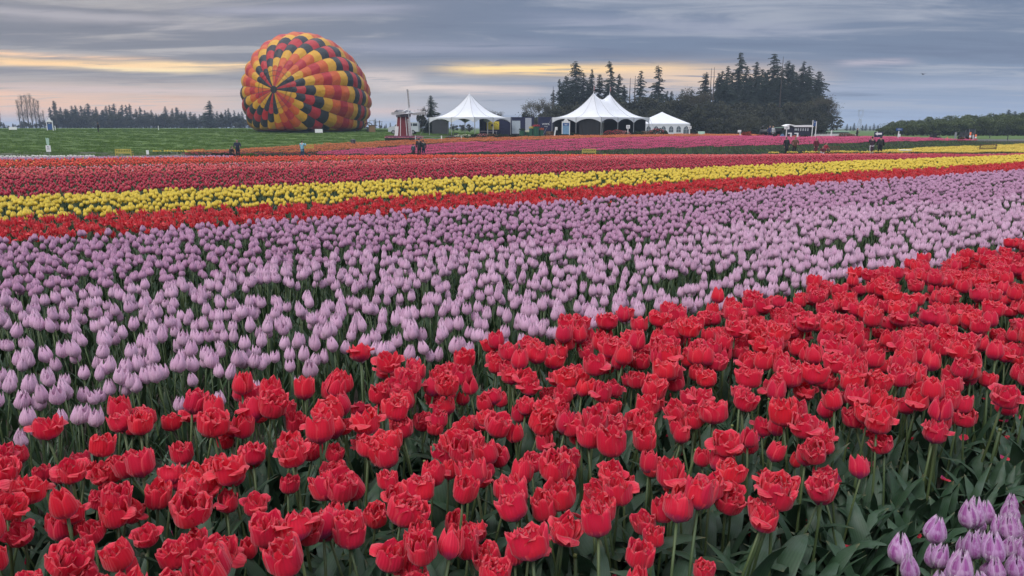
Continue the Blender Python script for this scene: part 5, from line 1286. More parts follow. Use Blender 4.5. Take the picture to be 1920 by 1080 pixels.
# rail fence right of the windmill
t_ = thing('rail_fence', 'low white rail fence with one stout post right of the windmill', 'fence', G(813, 98))
for x, w in ((1.0, .13), (-2.4, .07), (3.6, .07)): mb = MB(); mb.box((x, 0, .42), (w, w, .84)); mb.build('post', M['white'], t_)
for z in (.76, .46): mb = MB(); mb.box((.6, .05, z), (6.0, .03, .06)); mb.build('rail', M['grey'], t_)

# ------------------------------------------------------------------ vans
def van(x, Y, label, L, H, mat, rz=0):
    t_ = thing('van', label, 'van', G(x, Y), rz); s = L / 5.2
    prof = [(-2.6, .45), (-2.6, 1.15), (-2.35, 1.28), (-1.55, 1.42), (-.95, 2.0), (-.6, 2.08), (2.45, 2.08), (2.6, 1.7), (2.6, .45)]
    mb = MB(); mb.poly_prism([(x_ * s, z * H / 2.08) for x_, z in prof], -.95, .95); mb.build('body', mat, t_)
    mb = MB(); mb.poly_prism([(x_ * s, z * H / 2.08) for x_, z in [(-1.45, 1.42), (-.98, 1.9), (-.3, 1.9), (-.3, 1.42)]], -.965, .965); mb.build('side_window', M['glass'], t_)
    for q in range(3): mb = MB(); x0 = (-.15 + q * .9) * s; mb.poly_prism([(x0, 1.42 * H / 2.08), (x0 + .78 * s, 1.42 * H / 2.08), (x0 + .78 * s, 1.88 * H / 2.08), (x0, 1.88 * H / 2.08)], -.965, .965); mb.build('side_window', M['glass'], t_)
    for x_ in (-1.7, 1.65):
        for y_ in (-.88, .88):
            mb = MB(); mb.tube([(x_ * s, y_ - .12, .36), (x_ * s, y_ + .12, .36)], .36, 14); wh = mb.build('wheel', M['rubber'], t_, True); mb = MB(); mb.tube([(x_ * s, y_ - .13, .36), (x_ * s, y_ + .13, .36)], .20, 10); mb.build('hub_cap', M['grey'], wh)
    for y_ in (-.7, .7): mb = MB(); mb.box((-2.6 * s, y_, .95), (.08, .35, .2)); mb.build('headlight', plain('headlamp', (.6, .6, .6), .1), t_)
    mb = MB(); mb.box((-2.62 * s, 0, .52), (.12, 1.8, .2)); mb.build('bumper', M['dkgrey'], t_)
    return t_
VW = plain('van_white', (.46, .49, .54), .3, .04, spec=.5)
van(757.5, 128, 'white van parked on the grass behind the windmill', 5.1, 2.0, VW)

# ------------------------------------------------------------------ little train, right of the tents
Yt_ = 112.0
t_ = thing('train_carriage', 'dark carriage with a curved white roof and a row of small windows', 'train carriage', G(1491.5, Yt_))
Wc = 44 * mpp(Yt_); Hc = 2.05
mb = MB(); mb.box((.2, 0, .45 + .6), (Wc, 1.6, 1.35)); bd = mb.build('body', plain('carriage_dark', (.012, .014, .03), .5), t_)
pts_ = [(-Wc / 2 - .25, 1.72), (-Wc / 2 + .05, 1.88), (-Wc / 2 + .5, 2.02), (-Wc / 2 + .95, 1.92), (-Wc / 2 + 1.2, 1.86), (Wc / 2 + .1, 1.90), (Wc / 2 + .45, 1.70), (Wc / 2 + .40, 1.60), (-Wc / 2 + 1.15, 1.60), (-Wc / 2 + .9, 1.74), (-Wc / 2 + .5, 1.86), (-Wc / 2 + .1, 1.74)]
mb = MB(); mb.poly_prism([(x + .1, z + .12) for x, z in pts_], -1.0, 1.0); mb.build('roof', M['white'], t_)
for q in range(5): mb = MB(); mb.box((Wc / 2 - 1.6 + q * .35, -.82, 1.38), (.15, .05, .42)); mb.build('window', plain('pale_window', (.42, .45, .48), .3), bd)
mb = MB(); mb.box((-Wc / 2 + 1.5, -.82, 1.38), (.38, .05, .30)); mb.build('name_plate', plain('pale_plate', (.40, .44, .46), .4), bd)
for x_ in (-1.2, 0, 1.3):
    for y_ in (-.6, .6): mb = MB(); mb.tube([(x_, y_ - .06, .27), (x_, y_ + .06, .27)], .27, 12); mb.build('wheel', M['black'], t_, True)
t_ = thing('train_engine', 'black miniature steam engine in front of the carriage', 'train engine', G(1443, Yt_))
mb = MB(); mb.tube([(-1.3, 0, .95), (.7, 0, .95)], .42, 14); mb.build('boiler', M['black'], t_, True)
mb = MB(); mb.tube([(-1.0, 0, 1.3), (-1.0, 0, 1.85)], [.12, .2], 10); mb.build('chimney', M['black'], t_, True)
mb = MB(); mb.tube([(-.2, 0, 1.3), (-.2, 0, 1.55)], [.16, .1], 10); mb.build('dome', plain('brass', (.45, .3, .08), .3, metal=.8), t_, True)
mb = MB(); mb.box((1.1, 0, 1.05), (.9, 1.2, 1.3)); mb.box((1.1, 0, 1.78), (1.15, 1.4, .08)); mb.build('cab', M['dkgrey'], t_)
mb = MB(); mb.box((0, 0, .42), (3.3, 1.2, .18)); mb.build('frame', M['black'], t_)
mb = MB(); mb.poly_prism([(-2.05, .05), (-1.6, .05), (-1.6, .5)], -.6, .6); mb.build('cowcatcher', M['mill_red'], t_)
for x_ in (-1.1, -.3, .5, 1.2):
    for y_ in (-.6, .6): mb = MB(); mb.tube([(x_, y_ - .05, .33), (x_, y_ + .05, .33)], .33, 12); mb.build('wheel', M['mill_red'], t_, True)
t_ = thing('open_wagon', 'dark green open wagon with a pale rail between engine and carriage', 'train wagon', G(1461, Yt_))
mb = MB(); mb.box((0, 0, .75), (1.3, 1.2, .75)); mb.build('body', plain('dark_green_paint', (.012, .03, .022), .5), t_); mb = MB(); mb.box((0, 0, 1.62), (1.6, 1.3, .07)); mb.build('top_rail', M['mint'], t_)
for x_ in (-.6, .6):
    for y_ in (-.55, .55): mb = MB(); mb.tube([(x_, y_, 1.1), (x_, y_, 1.6)], .03, 5); mb.build('upright', M['black'], t_); mb = MB(); mb.tube([(x_ * .7, y_ - .05, .27), (x_ * .7, y_ + .05, .27)], .27, 10); mb.build('wheel', M['black'], t_)
t_ = thing('covered_heap', 'blue tarpaulin heap in front of the train', 'tarpaulin', G(1468, 107.5)); mb = MB(); v, f = [], []
for i in range(7):
    for j in range(13): a = j * 2 * math.pi / 12; q = 1 - (i / 6) ** 1.5 * .95; v.append((q * .75 * math.cos(a) * (1 + .08 * math.sin(3 * a)), q * .5 * math.sin(a), .8 * i / 6 * (1 + .05 * math.sin(a * 4))))
mb.add(v, [(i * 13 + j, i * 13 + j + 1, (i + 1) * 13 + j + 1, (i + 1) * 13 + j) for i in range(6) for j in range(12)]); mb.build('tarpaulin_sheet', plain('blue_tarp', (.03, .06, .14), .5), t_, True)
for i, (x, lab) in enumerate(((1484, 'white gate board with an arm, left of two, before the carriage'), (1496.5, 'white gate board with an arm, right of two, before the carriage'))):
    t_ = thing('white_stand', lab, 'stand', G(x, 105)); mb = MB(); mb.box((0, 0, .5), (.2, .1, 1.0)); mb.build('post', M['white'], t_); mb = MB(); mb.box((-.2, 0, .93), (.5, .08, .14)); mb.build('arm', M['white'], t_)
    if i == 0: mb = MB(); mb.box((.25, 0, .08), (.4, .3, .14)); mb.build('foot', M['white'], t_)
for i, (x, mt, sz) in enumerate(((1478, 'hedge', .5), (1491, 'bushbrown', .5), (1503, 'hedge', .5), (1511, 'hedge', .6), (1518, 'hedge', .45), (1524, 'bushbrown', .4), (1540, 'hedge', .38), (1435, 'bushbrown', .4), (1454, 'hedge', .7))):
    bush(x, 106.5, ['dark potted shrub just left of the white gate board', 'shrub with orange flowers between the two white boards', 'green shrub just right of the right-hand white board', 'darkest rounded shrub below the carriage end', 'small shrub right of the darkest one', 'smallest brown shrub at the foot of the flagpoles', 'lone small shrub in front of the picket fence', 'brown shrub at the foot of the engine', 'tall dark shrub right of the two people by the train'][i], .42, .4, sz, M[mt], 80 + i, M['orange'] if i == 1 else None, 'potted shrubs by the train')
# banner poles
t_ = thing('banner_poles', 'pair of tall white poles with a blue banner, right of the train', 'flagpole', G(1527, 106))
for x_, h_ in ((-.28, 2.75), (.22, 2.55)): mb = MB(); mb.tube([(x_, 0, 0), (x_, 0, h_)], .06, 6); mb.build('pole', M['white'], t_)
mb = MB(); mb.add([(-.18, .0, 1.95), (.2, .02, 1.9), (.24, .0, 2.5), (-.1, .03, 2.75)], [(0, 1, 2, 3)]); bn = mb.build('banner', M['blue'], t_)
mb = MB(); mb.lathe([(.05, 0), (.06, .01)], 8, (0, 0, 0)); o_ = mb.build('emblem', M['white'], bn, loc=(-.02, -.03, 2.45)); o_.rotation_euler = (math.pi / 2, 0, 0)
# picket fence
t_ = thing('picket_fence', 'white picket fence running right from the flagpoles', 'fence', G(1567, 112))
nP = 40; Lf = 78 * mpp(112)
for q in range(nP): mb = MB(); x0 = -Lf / 2 + q * Lf / (nP - 1); mb.poly_prism([(x0 - .035, .05), (x0 + .035, .05), (x0 + .035, .72), (x0, .80), (x0 - .035, .72)], -.012, .012); mb.build('picket', M['white'], t_)
for z in (.25, .6): mb = MB(); mb.box((0, .035, z), (Lf, .04, .06)); mb.build('rail', M['white'], t_)
mb = MB(); mb.box((-.6, -.05, .65), (.16, .12, 1.3)); mb.build('gate_post', M['white'], t_)
# long planter and its flowers
t_ = thing('trough_planter', 'long dark planter trough with straggly plants in front of the fence', 'planter', G(1588, 109)); mb = MB(); mb.box((0, 0, .22), (3.2, .6, .42)); mb.build('trough', M['wood'], t_)
mb = MB(); v, f = bush_mesh(91, 700, 1.6, .35, .5, .07); mb.add([(a, b_, c + .35) for a, b_, c in v], f); mb.build('plants', M['bushbrown'], t_)
# pale roof beyond fence
t_ = thing('low_shed', 'low shed with a pale flat roof behind the picket fence', 'shed', G(1572, 122)); mb = MB(); mb.box((0, 0, .5), (2.8, 1.6, 1.0)); mb.build('walls', M['grey'], t_); mb = MB(); mb.box((0, -.05, 1.06), (3.1, 1.9, .10)); mb.build('roof', M['mint'], t_)
# arrow sign
t_ = thing('arrow_sign', 'navy direction board with a white arrow pointing left', 'sign', G(1648.5, 103)); mb = MB(); mb.box((0, 0, .70), (1.15, .08, .95)); mb.build('board', M['navy'], t_)
mb = MB(); mb.poly_prism([(-.50, 0), (-.15, .26), (-.15, .12), (.42, .12), (.42, -.12), (-.15, -.12), (-.15, -.26)], -.07, -.05, 0, Matrix.Translation((0, 0, .92))); mb.build('arrow', M['white'], t_)
for s in (-1, 1): mb = MB(); mb.box((s * .52, .06, .3), (.08, .08, .6)); mb.build('leg', M['white'], t_)
# blue sign on post
t_ = thing('road_sign', 'blue sign with white print on a white post by the road', 'sign', G(1686, 102)); mb = MB(); mb.box((0, 0, .85), (.11, .11, 1.7)); mb.build('post', M['white'], t_)
mb = MB(); mb.box((0, -.08, 1.52), (.85, .05, .34)); b_ = mb.build('board', M['blue'], t_); mb = MB(); mb.box((0, -.11, 1.56), (.5, .01, .05)); mb.build('line_of_print', TXT, b_)
mb = MB(); mb.box((.05, -.08, .72), (.38, .05, .36)); mb.build('notice', M['white'], t_)
# cart, tractor, cones
def wheel(parent, x, y, r, w=.16, mat='rubber'):
    mb = MB(); mb.tube([(x, y - w / 2, r), (x, y + w / 2, r)], r, 14); wh = mb.build('wheel', M[mat], parent, True); mb = MB(); mb.tube([(x, y - w / 2 - .01, r), (x, y + w / 2 + .01, r)], r * .4, 8); mb.build('rim', M['grey'], wh)
t_ = thing('utility_cart', 'low black utility cart parked by the road edge', 'cart', G(1755, 104))
mb = MB(); mb.box((0, 0, .42), (1.1, .7, .2)); mb.poly_prism([(-.55, .5), (.1, .5), (.0, .78), (-.45, .78)], -.3, .3); mb.build('body', M['black'], t_)
for x_ in (-.4, .42): wheel(t_, x_, -.36, .26); wheel(t_, x_, .36, .26)
mb = MB(); mb.tube([(.5, 0, .5), (.8, 0, .95)], .03, 5); mb.build('handle', M['dkgrey'], t_)
t_ = thing('grey_tub', 'pale flat tub on the ground right of the black cart', 'tub', G(1761, 102)); mb = MB(); mb.lathe([(.28, 0), (.34, .22), (.30, .22), (.25, .05)], 12, sx=1.4); mb.build('basin', M['white'], t_); mb = MB(); mb.tube([(-.4, 0, .2), (-.48, 0, .12)], .02, 4); mb.build('grip', M['grey'], t_)
t_ = thing('tractor', 'dark tractor with a boxy cab beyond the road', 'tractor', G(1814, 109))
mb = MB(); mb.box((-.2, 0, .75), (1.3, .7, .55)); mb.build('bonnet', M['dkgrey'], t_); mb = MB(); mb.box((.5, 0, 1.5), (.95, .9, .06)); mb.build('cab_roof', M['black'], t_)
mb = MB(); mb.box((.5, 0, 1.15), (.8, .8, .62)); mb.build('cab_glass', M['glass'], t_)
for a_ in (-.4, .4):
    for b_ in (.08, .92): mb = MB(); mb.tube([(b_, a_, .85), (b_, a_, 1.5)], .03, 4); mb.build('cab_post', M['grey'], t_)
for y_ in (-.5, .5): wheel(t_, .55, y_, .48, .24); wheel(t_, -.65, y_, .3, .18)
def cone(x, Y, lab, h_=.75, straight=False):
    t_ = thing('traffic_cone', lab, 'traffic cone', G(x, Y), 0, 'orange cones along the road'); mb = MB(); mb.box((0, 0, .03), (.42, .42, .05)); mb.build('base', M['orange_plastic'], t_)
    mb = MB(); mb.lathe([(.17 if not straight else .12, .05), (.04 if not straight else .10, h_)], 12); cn = mb.build('cone', M['orange_plastic'], t_, True)
    mb = MB(); mb.lathe([(.135 if not straight else .122, h_ * .40), (.095 if not straight else .115, h_ * .62)], 12); mb.build('white_band', M['white'], cn)
cone(1778.5, 101, 'lone orange cone on the road left of the grey marker post', .55); cone(1821, 102.5, 'tall orange barrier post right of the tractor', 1.15, True); cone(1831.5, 102.5, 'orange post at the right end of the road works', .85, True)
t_ = thing('white_barrier_post', 'thin white post between the two orange posts', 'post', G(1827, 102.2)); mb = MB(); mb.tube([(0, 0, 0), (0, 0, .8)], .05, 6); mb.build('stake', M['white'], t_); mb = MB(); mb.box((0, 0, .03), (.3, .3, .05)); mb.build('base', M['black'], t_)
bush(1805, 97, 'squat brown planter bush at the near road edge', .58, .5, .62, M['bushbrown'], 95)
for i, (x, Y) in enumerate(((1858, 118), (1892, 104))):
    mb = MB(); mb.tube([(0, 0, 0), (0, 0, 1.0)], .06, 6); tag(mb.build('marker_post', M['dkgrey'], None, False, G(x, Y)), ['dark post in the grass beyond the road', 'dark post at the road edge, far right'][i], 'post')

# ------------------------------------------------------------------ trees
def conifer(seed, H=20, spread=.15, bare=.12, gappy=.25, lean=0.0, tuftn=9):
    """tapered trunk with uneven whorls of drooping boughs"""
    r_ = np.random.default_rng(seed); tr = MB(); n = 9; pts_ = []
    ph = r_.uniform(0, 6.28)
    for i in range(n): f = i / (n - 1); pts_.append((lean * H * f ** 3 * math.cos(ph) + .004 * H * math.sin(f * 7 + seed), lean * H * f ** 3 * math.sin(ph), H * f))
    tr.tube(pts_, [H * .013 * (1 - f / (n - 1)) + .015 for f in range(n)], 6)
    V, Fc = [], []
    z = H * bare; tx = np.array([p[0] for p in pts_]); ty = np.array([p[1] for p in pts_]); tzs = np.array([p[2] for p in pts_])
    sidegap = r_.uniform(0, 6.28)
    while z < H * .995:
        f = z / H; env = (1 - f) ** .56 * (.55 + .45 * min(1, (f - bare + .02) / .18 + .2)); nb_ = int(r_.integers(4, 8))
        mod = 1 + .45 * math.sin(z * 1.3 + seed) * r_.random()
        for k in range(nb_):
            if r_.random() < gappy * (1.2 - f): continue
            a = r_.uniform(0, 6.28); L = H * spread * env * mod * r_.uniform(.55, 1.25) + .18
            if math.cos(a - sidegap) > .6: L *= .62
            cx, cy = np.interp(z, tzs, tx), np.interp(z, tzs, ty); dr = r_.uniform(.1, .5)
            tr.tube([(cx, cy, z), (cx + L * .9 * math.cos(a), cy + L * .9 * math.sin(a), z - dr * L * .7)], [.035, .012], 3, cap=False)
            m_ = max(3, int(tuftn * L / (H * spread) + 2))
            for q in range(m_):
                s = (q + .4) / m_; px_, py_, pz = cx + L * s * math.cos(a), cy + L * s * math.sin(a), z - dr * L * s * s + .06 * L * s
                w = (.30 + .25 * (1 - s)) * L * r_.uniform(.5, 1.0) * .62 + .10; dn_ = r_.uniform(.25, .7) * w + .1
                ca, sa = math.cos(a), math.sin(a); o = len(V)
                l_ = w * .9
                V.extend([(px_ - sa * w * .5, py_ + ca * w * .5, pz - dn_ * r_.uniform(.3, 1)), (px_ + ca * l_ * .3, py_ + sa * l_ * .3, pz + .08), (px_ + sa * w * .5, py_ - ca * w * .5, pz - dn_ * r_.uniform(.3, 1)), (px_ + ca * l_, py_ + sa * l_, pz - dn_ * .5), (px_ - ca * l_ * .2, py_ - sa * l_ * .2, pz - dn_)])
                Fc.append((o, o + 1, o + 3)); Fc.append((o + 1, o + 2, o + 3)); Fc.append((o, o + 4, o + 1)); Fc.append((o + 4, o + 2, o + 1))
        z += H * .012 + .12 * (1 - f) + r_.uniform(0, .15)
    cr_ = MB(); cr_.add(V, Fc)
    return tr.mesh('trunk', M['bark'], True), cr_.mesh('crown', M['conifer'])
def broadleaf(seed, H=12, W_=.35, levels=4, leaf=.16, nleaf=6, mat='grove', upright=.55, trunk='bark', fork=3):
    r_ = random.Random(seed); tr = MB(); tips = []
    def grow(p, d, L, rad, lv):
        q = p + d * L; mid = p + d * L * .5 + Vector((r_.gauss(0, .06), r_.gauss(0, .06), 0)) * L
        tr.tube([p, mid, q], [rad, rad * .85, rad * .65], 5 if lv > 1 else 3, cap=False)
        if lv <= 1: tips.append((q, L)); tips.append((mid, L))
        if lv == 0: return
        for k in range(fork + (r_.random() < .4)):
            a = r_.uniform(0, 6.28); t_ = r_.uniform(.35, .95) * W_ * 2.4
            nd = (d + Vector((math.cos(a) * t_, math.sin(a) * t_, r_.uniform(-.1, .3) + upright * .4))).normalized(); grow(q if k else mid.lerp(q, .8), nd, L * r_.uniform(.62, .84), rad * .58, lv - 1)
    grow(Vector((0, 0, 0)), Vector((r_.gauss(0, .05), r_.gauss(0, .05), 1)).normalized(), H * .27, H * .018, levels)
    rr_ = np.random.default_rng(seed); P = []
    for p, L in tips:
        for k in range(nleaf): P.append(np.array(p) + rr_.normal(0, .45 * L + .12, 3))
    P = np.array(P); P = P[P[:, 2] > H * .12]; mx_ = P[:, 2].max(); 
    v, f = cards(P, leaf, rr_); cb = MB(); cb.add(v.tolist(), f)
    return tr.mesh('trunk', M[trunk], True), cb.mesh('crown', M[mat]), mx_
def bushtree(seed, H=7, mat='woodleaf', n=1500, leaf=.2):
    """low leafy tree, crown of many leaf clumps down to the ground"""
    r_ = np.random.default_rng(seed); C_ = []; k_ = 10
    cen = np.stack([r_.normal(0, .20, k_), r_.normal(0, .20, k_), r_.uniform(.25, .86, k_)], 1) * H; rad = H * r_.uniform(.10, .20, k_)
    for c, rd in zip(cen, rad):
        d = r_.normal(size=(n // k_, 3)); d /= np.linalg.norm(d, axis=1)[:, None]; C_.append(c + d * (rd * (.6 + .5 * r_.random(len(d))))[:, None])
    P = np.concatenate(C_); P = P[P[:, 2] > .15]
    tp = r_.uniform(0, 1, n // 8); P = np.concatenate([P, np.stack([r_.normal(0, .2 * H, len(tp)), r_.normal(0, .2 * H, len(tp)), tp * H * .95], 1)])
    v, f = cards(P, leaf, r_); cb = MB(); cb.add(v.tolist(), f)
    tr = MB()
    for k in range(5): c = cen[k]; tr.tube([(0, 0, 0), (c[0] * .4, c[1] * .4, c[2] * .5), tuple(c)], [H * .018, H * .012, H * .004], 5)
    return tr.mesh('trunk', M['bark'], True), cb.mesh('crown', M[mat])
CON = [conifer(900 + k, 20, sp_, ba, ga, le) for k, (sp_, ba, ga, le) in enumerate([(.185, .05, .15, 0), (.15, .08, .28, .02), (.21, .05, .22, .0), (.16, .20, .35, .03), (.13, .15, .25, .0), (.23, .04, .12, .0), (.17, .10, .42, .05), (.18, .25, .3, .01)])]
def place_conifer(x, Y, rtop, label, k=None, group=None, wide=1.0, name='fir_tree'):
    g = G(x, Y); top = at(x, rtop, Y).z; s = (top - g.z) / 20; k = rnd.randrange(len(CON)) if k is None else k
    t_ = thing(name, label, 'tree', g, rnd.uniform(0, 6.28), group); t_.scale = (s * wide, s * wide, s); link('trunk', CON[k][0], t_); link('crown', CON[k][1], t_); return t_
# grove behind the tents: firs by their tops in the photograph
GR = 'firs of the grove behind the tents'
firs = [(1048, 148, 'thin fir, leftmost of the grove, behind the left marquee peak'), (1063, 140, 'broad fir near the left end of the grove'), (1078, 113, 'tall narrow fir, tallest over the double marquee'), (1092, 135, 'fir between the two marquee peaks, bushy'), (1108, 128, 'dense fir right above the left marquee peak'), (1122, 138, 'fir just right of the left marquee peak'),
        (1146, 114, 'spindly tall fir over the right marquee peak'), (1158, 138, 'rounded fir right of the spindly one'), (1198, 132, 'lone pointed fir between spindly and broad-branched firs'), (1233, 121, 'isolated fir with wide drooping boughs over the windowed tent'), (1319, 134, 'small narrow fir left of the main group'),
        (1355, 122, 'fir with a hooked tip at the left of the main group'), (1380, 96, 'tallest fir of the whole grove'), (1393, 122, 'fir leaning on the right of the tallest'), (1412, 115, 'fir with sparse side boughs and bent tip'), (1430, 135, 'shorter fir in the dip of the main group'), (1443, 100, 'second tallest fir, very slender top'),
        (1458, 125, 'fir directly right of the slender one'), (1470, 112, 'narrow fir in the middle of the right cluster'), (1482, 119, 'narrow fir with short boughs, right cluster'), (1498, 113, 'wide fir at the right of the cluster'), (1508, 122, 'last tall fir before the outline drops'), (1527, 154, 'small fir on the right shoulder of the grove'),
        (1340, 150, 'low fir under the hooked-tip fir'), (1368, 135, 'dark fir left of the tallest'), (1404, 140, 'dark fir right below the tallest'), (1495, 135, 'dark inner fir of the right cluster'), (1135, 155, 'low fir between the marquee peaks and spindly fir'), (1037, 168, 'short fir on the left slope of the grove'),
        (1422, 128, 'thin fir left of the dip'), (1450, 138, 'dark inner fir behind the slender one'), (1100, 150, 'dark inner fir above the marquee'), (1070, 158, 'dark inner fir at the left')]
POSW = ['over the left marquee slope', 'over the double marquee', 'right of the marquee peaks', 'left of the tallest firs', 'below the tallest firs', 'among the right-hand firs', 'on the right shoulder']
for q in range(92):
    x = rnd.choice([rnd.uniform(1335, 1535), rnd.uniform(1040, 1175), rnd.uniform(1330, 1535), rnd.uniform(1335, 1530), rnd.uniform(1175, 1330)])
    top = rnd.uniform(150, 176) if x < 1175 else rnd.uniform(130, 185) if x > 1340 else rnd.uniform(166, 182)
    firs.append((x, top, f"{['shaggy', 'straight', 'dark', 'ragged', 'slim'][q % 5]} {['inner', 'shorter', 'hidden-footed'][q % 3]} fir {POSW[0 if x < 1080 else 1 if x < 1140 else 2 if x < 1330 else 3 if x < 1370 else 4 if x < 1440 else 5 if x < 1500 else 6]}"))
for i, (x, top, lab) in enumerate(firs): place_conifer(x, 178 + (i * 7) % 17, top, lab, i % 8, GR, rnd.uniform(1.0, 1.35))
# dead snags
for i, (x, top, lab) in enumerate(((1328, 128, 'bare dead trunk left of two, beside the small narrow fir'), (1333.5, 126, 'bare dead trunk right of two, beside the small narrow fir'), (1459, 106, 'bare dead spire rising between the right-hand firs'), (1179, 146, 'short bare snag left of the lone pointed fir'), (1188, 142, 'taller bare snag left of the lone pointed fir'), (1036.5, 162, 'thin pole-like trunk at the left end of the grove'))):
    g = G(x, 176); Hh = at(x, top, 176).z - g.z; t_ = thing('dead_tree', lab, 'tree', g, i, 'dead trunks in the grove'); mb = MB(); mb.tube([(0, 0, 0), (.05, 0, Hh * .6), (0, 0, Hh)], [.22, .13, .04], 6); mb.build('trunk', M['bark'], t_)
    mb = MB()
    for k in range(7): a = k * 2.3; z_ = Hh * (.55 + .06 * k); mb.tube([(0, 0, z_), (.5 * math.cos(a), .5 * math.sin(a), z_ + .15)], [.03, .01], 3)
    mb.build('broken_twigs', M['bark'], t_)['kind'] = 'stuff'
BL = [broadleaf(950 + k, 12, .36, 4, .20, 5, 'grove', .5) for k in range(4)]
BT = [bushtree(970 + k, 10, 'grove', 2400, .22) for k in range(5)]
def put(protom, x, Y, H, Hm, label, name, group=None, wide=1.0, gz=None):
    g = G(x, Y); s = H / Hm; t_ = thing(name, label, 'tree', g, rnd.uniform(0, 6.28), group); t_.scale = (s * wide, s * wide, s); link('trunk', protom[0], t_); link('crown', protom[1], t_); return t_
UN = 'leafy trees at the foot of the grove'
prof_x = [980, 1000, 1040, 1080, 1200, 1300, 1400, 1480, 1530, 1550, 1568, 1578]; prof_y = [215, 200, 190, 188, 180, 174, 190, 192, 180, 182, 192, 210]
side = lambda x: 'at the left end' if x < 1080 else 'behind the double marquee' if x < 1220 else 'behind the windowed tent' if x < 1300 else 'left of the train' if x < 1420 else 'behind the train' if x < 1520 else 'at the right end'
WL = ['dark bushy tree', 'round-crowned leafy tree', 'tall leafy tree', 'brown-green tree', 'dense low tree']
k = 0
for layer, (Y, dy, st) in enumerate(((150, 38, 15), (158, 26, 17), (166, 14, 17), (172, 4, 18), (186, 12, 20))):
    for x in np.arange(1040 if layer < 2 else 992, 1546, st):
        x = x + rnd.uniform(-5, 5); top = np.interp(x, prof_x, prof_y) + dy + rnd.uniform(-8, 14)
        if layer == 0 and (x < 1060): continue
        g = G(x, Y); Hh = at(x, top, Y).z - g.z; k += 1
        if rnd.random() < .38 and layer > 1: q = BL[k % 4]; put(q, x, Y + rnd.uniform(-3, 3), Hh, q[2], f'{["airy", "thinly leafed", "spreading"][k % 3]} branching tree in the {["front", "second", "third", "fourth", "rear"][layer]} rank of the grove, {side(x)}', 'deciduous_tree', UN)
        else: put(BT[k % 5], x, Y + rnd.uniform(-3, 3), Hh, 10, f'{WL[k % 5]} in the {["front", "second", "third", "fourth", "rear"][layer]} rank of the grove, {side(x)}', 'leafy_tree', UN, 1.15)
BARE = [broadleaf(990 + k, 12, .40, 5, .10, 1, 'bareleaf', .4, 'bark', 3) for k in range(3)]
for i, (x, top, lab) in enumerate(((996, 184, 'bare spreading tree rising behind the navy containers'), (1018, 178, 'bare tree between the navy containers'), (1550, 178, 'half-bare tree at the right edge of the grove'), (1534, 174, 'half-bare tree just inside the right edge of the grove'), (1560, 196, 'outermost low bare tree at the right edge of the grove'), (1290, 160, 'pale bare tree sticking out above the windowed tent'), (1305, 163, 'pale bare tree left of the small narrow fir'))):
    Y = 155 if x < 1100 else 170; g = G(x, Y); put(BARE[i % 3], x, Y, at(x, top, Y).z - g.z, BARE[i % 3][2], lab, 'bare_tree', 'bare trees', .9)
# trees by the windmill
place_conifer(808, 137, 178, 'wide dark fir standing alone between windmill and marquee', 5, None, 1.35)
g = G(790.5, 136); put(BT[2], 790.5, 136, at(790, 203, 136).z - g.z, 10, 'small greyish conical tree left of the lone fir', 'conical_tree', None, .55)
place_conifer(799, 136, 222, 'low dark tree between the conical tree and the lone fir', 5, None, 2.0)
for i, (x, top) in enumerate(((908, 202), (932, 206), (925, 209), (850, 232), (866, 234), (880, 232))):
    Y = 190; g = G(x, Y); put(BARE[i % 3] if i < 3 else BT[i % 5], x, Y, at(x, top, Y).z - g.z, BARE[i % 3][2] if i < 3 else 10, ['bluish far tree over the right slope of the marquee roof, left one', 'bluish far tree over the right slope of the marquee roof, right one', 'low far tree between two over the marquee roof', 'far green tree seen through the marquee, left', 'far green tree seen through the marquee, middle', 'far green tree seen through the marquee, right'][i], 'far_tree', 'far trees beyond the left marquee', 1.2)
# left treeline
LT = 'firs of the distant left treeline'
tops = [(98, 200, 1), (106, 188, 1), (118, 200, 1), (130, 205, 0), (139, 198, 0), (146, 197, 0), (156, 198, 0), (163, 202, 0), (170, 193, 2), (178, 204, 1), (184, 200, 0), (196, 206, 0), (203, 198, 0), (209, 196, 1), (218, 194, 0), (226, 206, 0), (233, 196, 0), (240, 196, 1), (247, 194, 1), (258, 204, 0), (266, 199, 1), (274, 206, 0), (287, 205, 1), (295, 212, 0), (305, 213, 0), (313, 199, 0), (326, 203, 0), (334, 200, 2), (343, 208, 0), (350, 207, 0), (359, 209, 2), (368, 212, 0), (376, 214, 0), (397, 188, 5), (385, 212, 0), (409, 208, 0), (417, 210, 0), (425, 205, 1), (431, 202, 1), (441, 206, 1), (449, 210, 0), (456, 208, 1), (704, 222, 1), (716, 230, 1), (724, 231, 1), (732, 229, 1)]
def lmark(x): return 'behind the gabled sign' if x < 120 else 'left of the walker on the slope' if x < 175 else 'above the walker on the slope' if x < 215 else 'left of the skyline post' if x < 290 else 'right of the skyline post' if x < 370 else 'near the broad lone fir' if x < 430 else 'at the left flank of the balloon' if x < 480 else 'between balloon and windmill'
for i, (x, top, k) in enumerate(tops):
    lab = 'broadest fir of the left treeline, standing alone in front' if x == 397 else f'{["dense", "slender", "tall", "short", "dark"][i % 5]} {["pointed", "bushy", "ragged"][i % 3]} fir of the left treeline, {lmark(x)}'
    place_conifer(x, 330 + (i * 13) % 30 - (60 if x == 397 else 0), top, lab, [0, 4, 2, 3, 6, 5][k] if k < 6 else 0, LT, 1.5 if x != 397 else 1.5)
j = 0
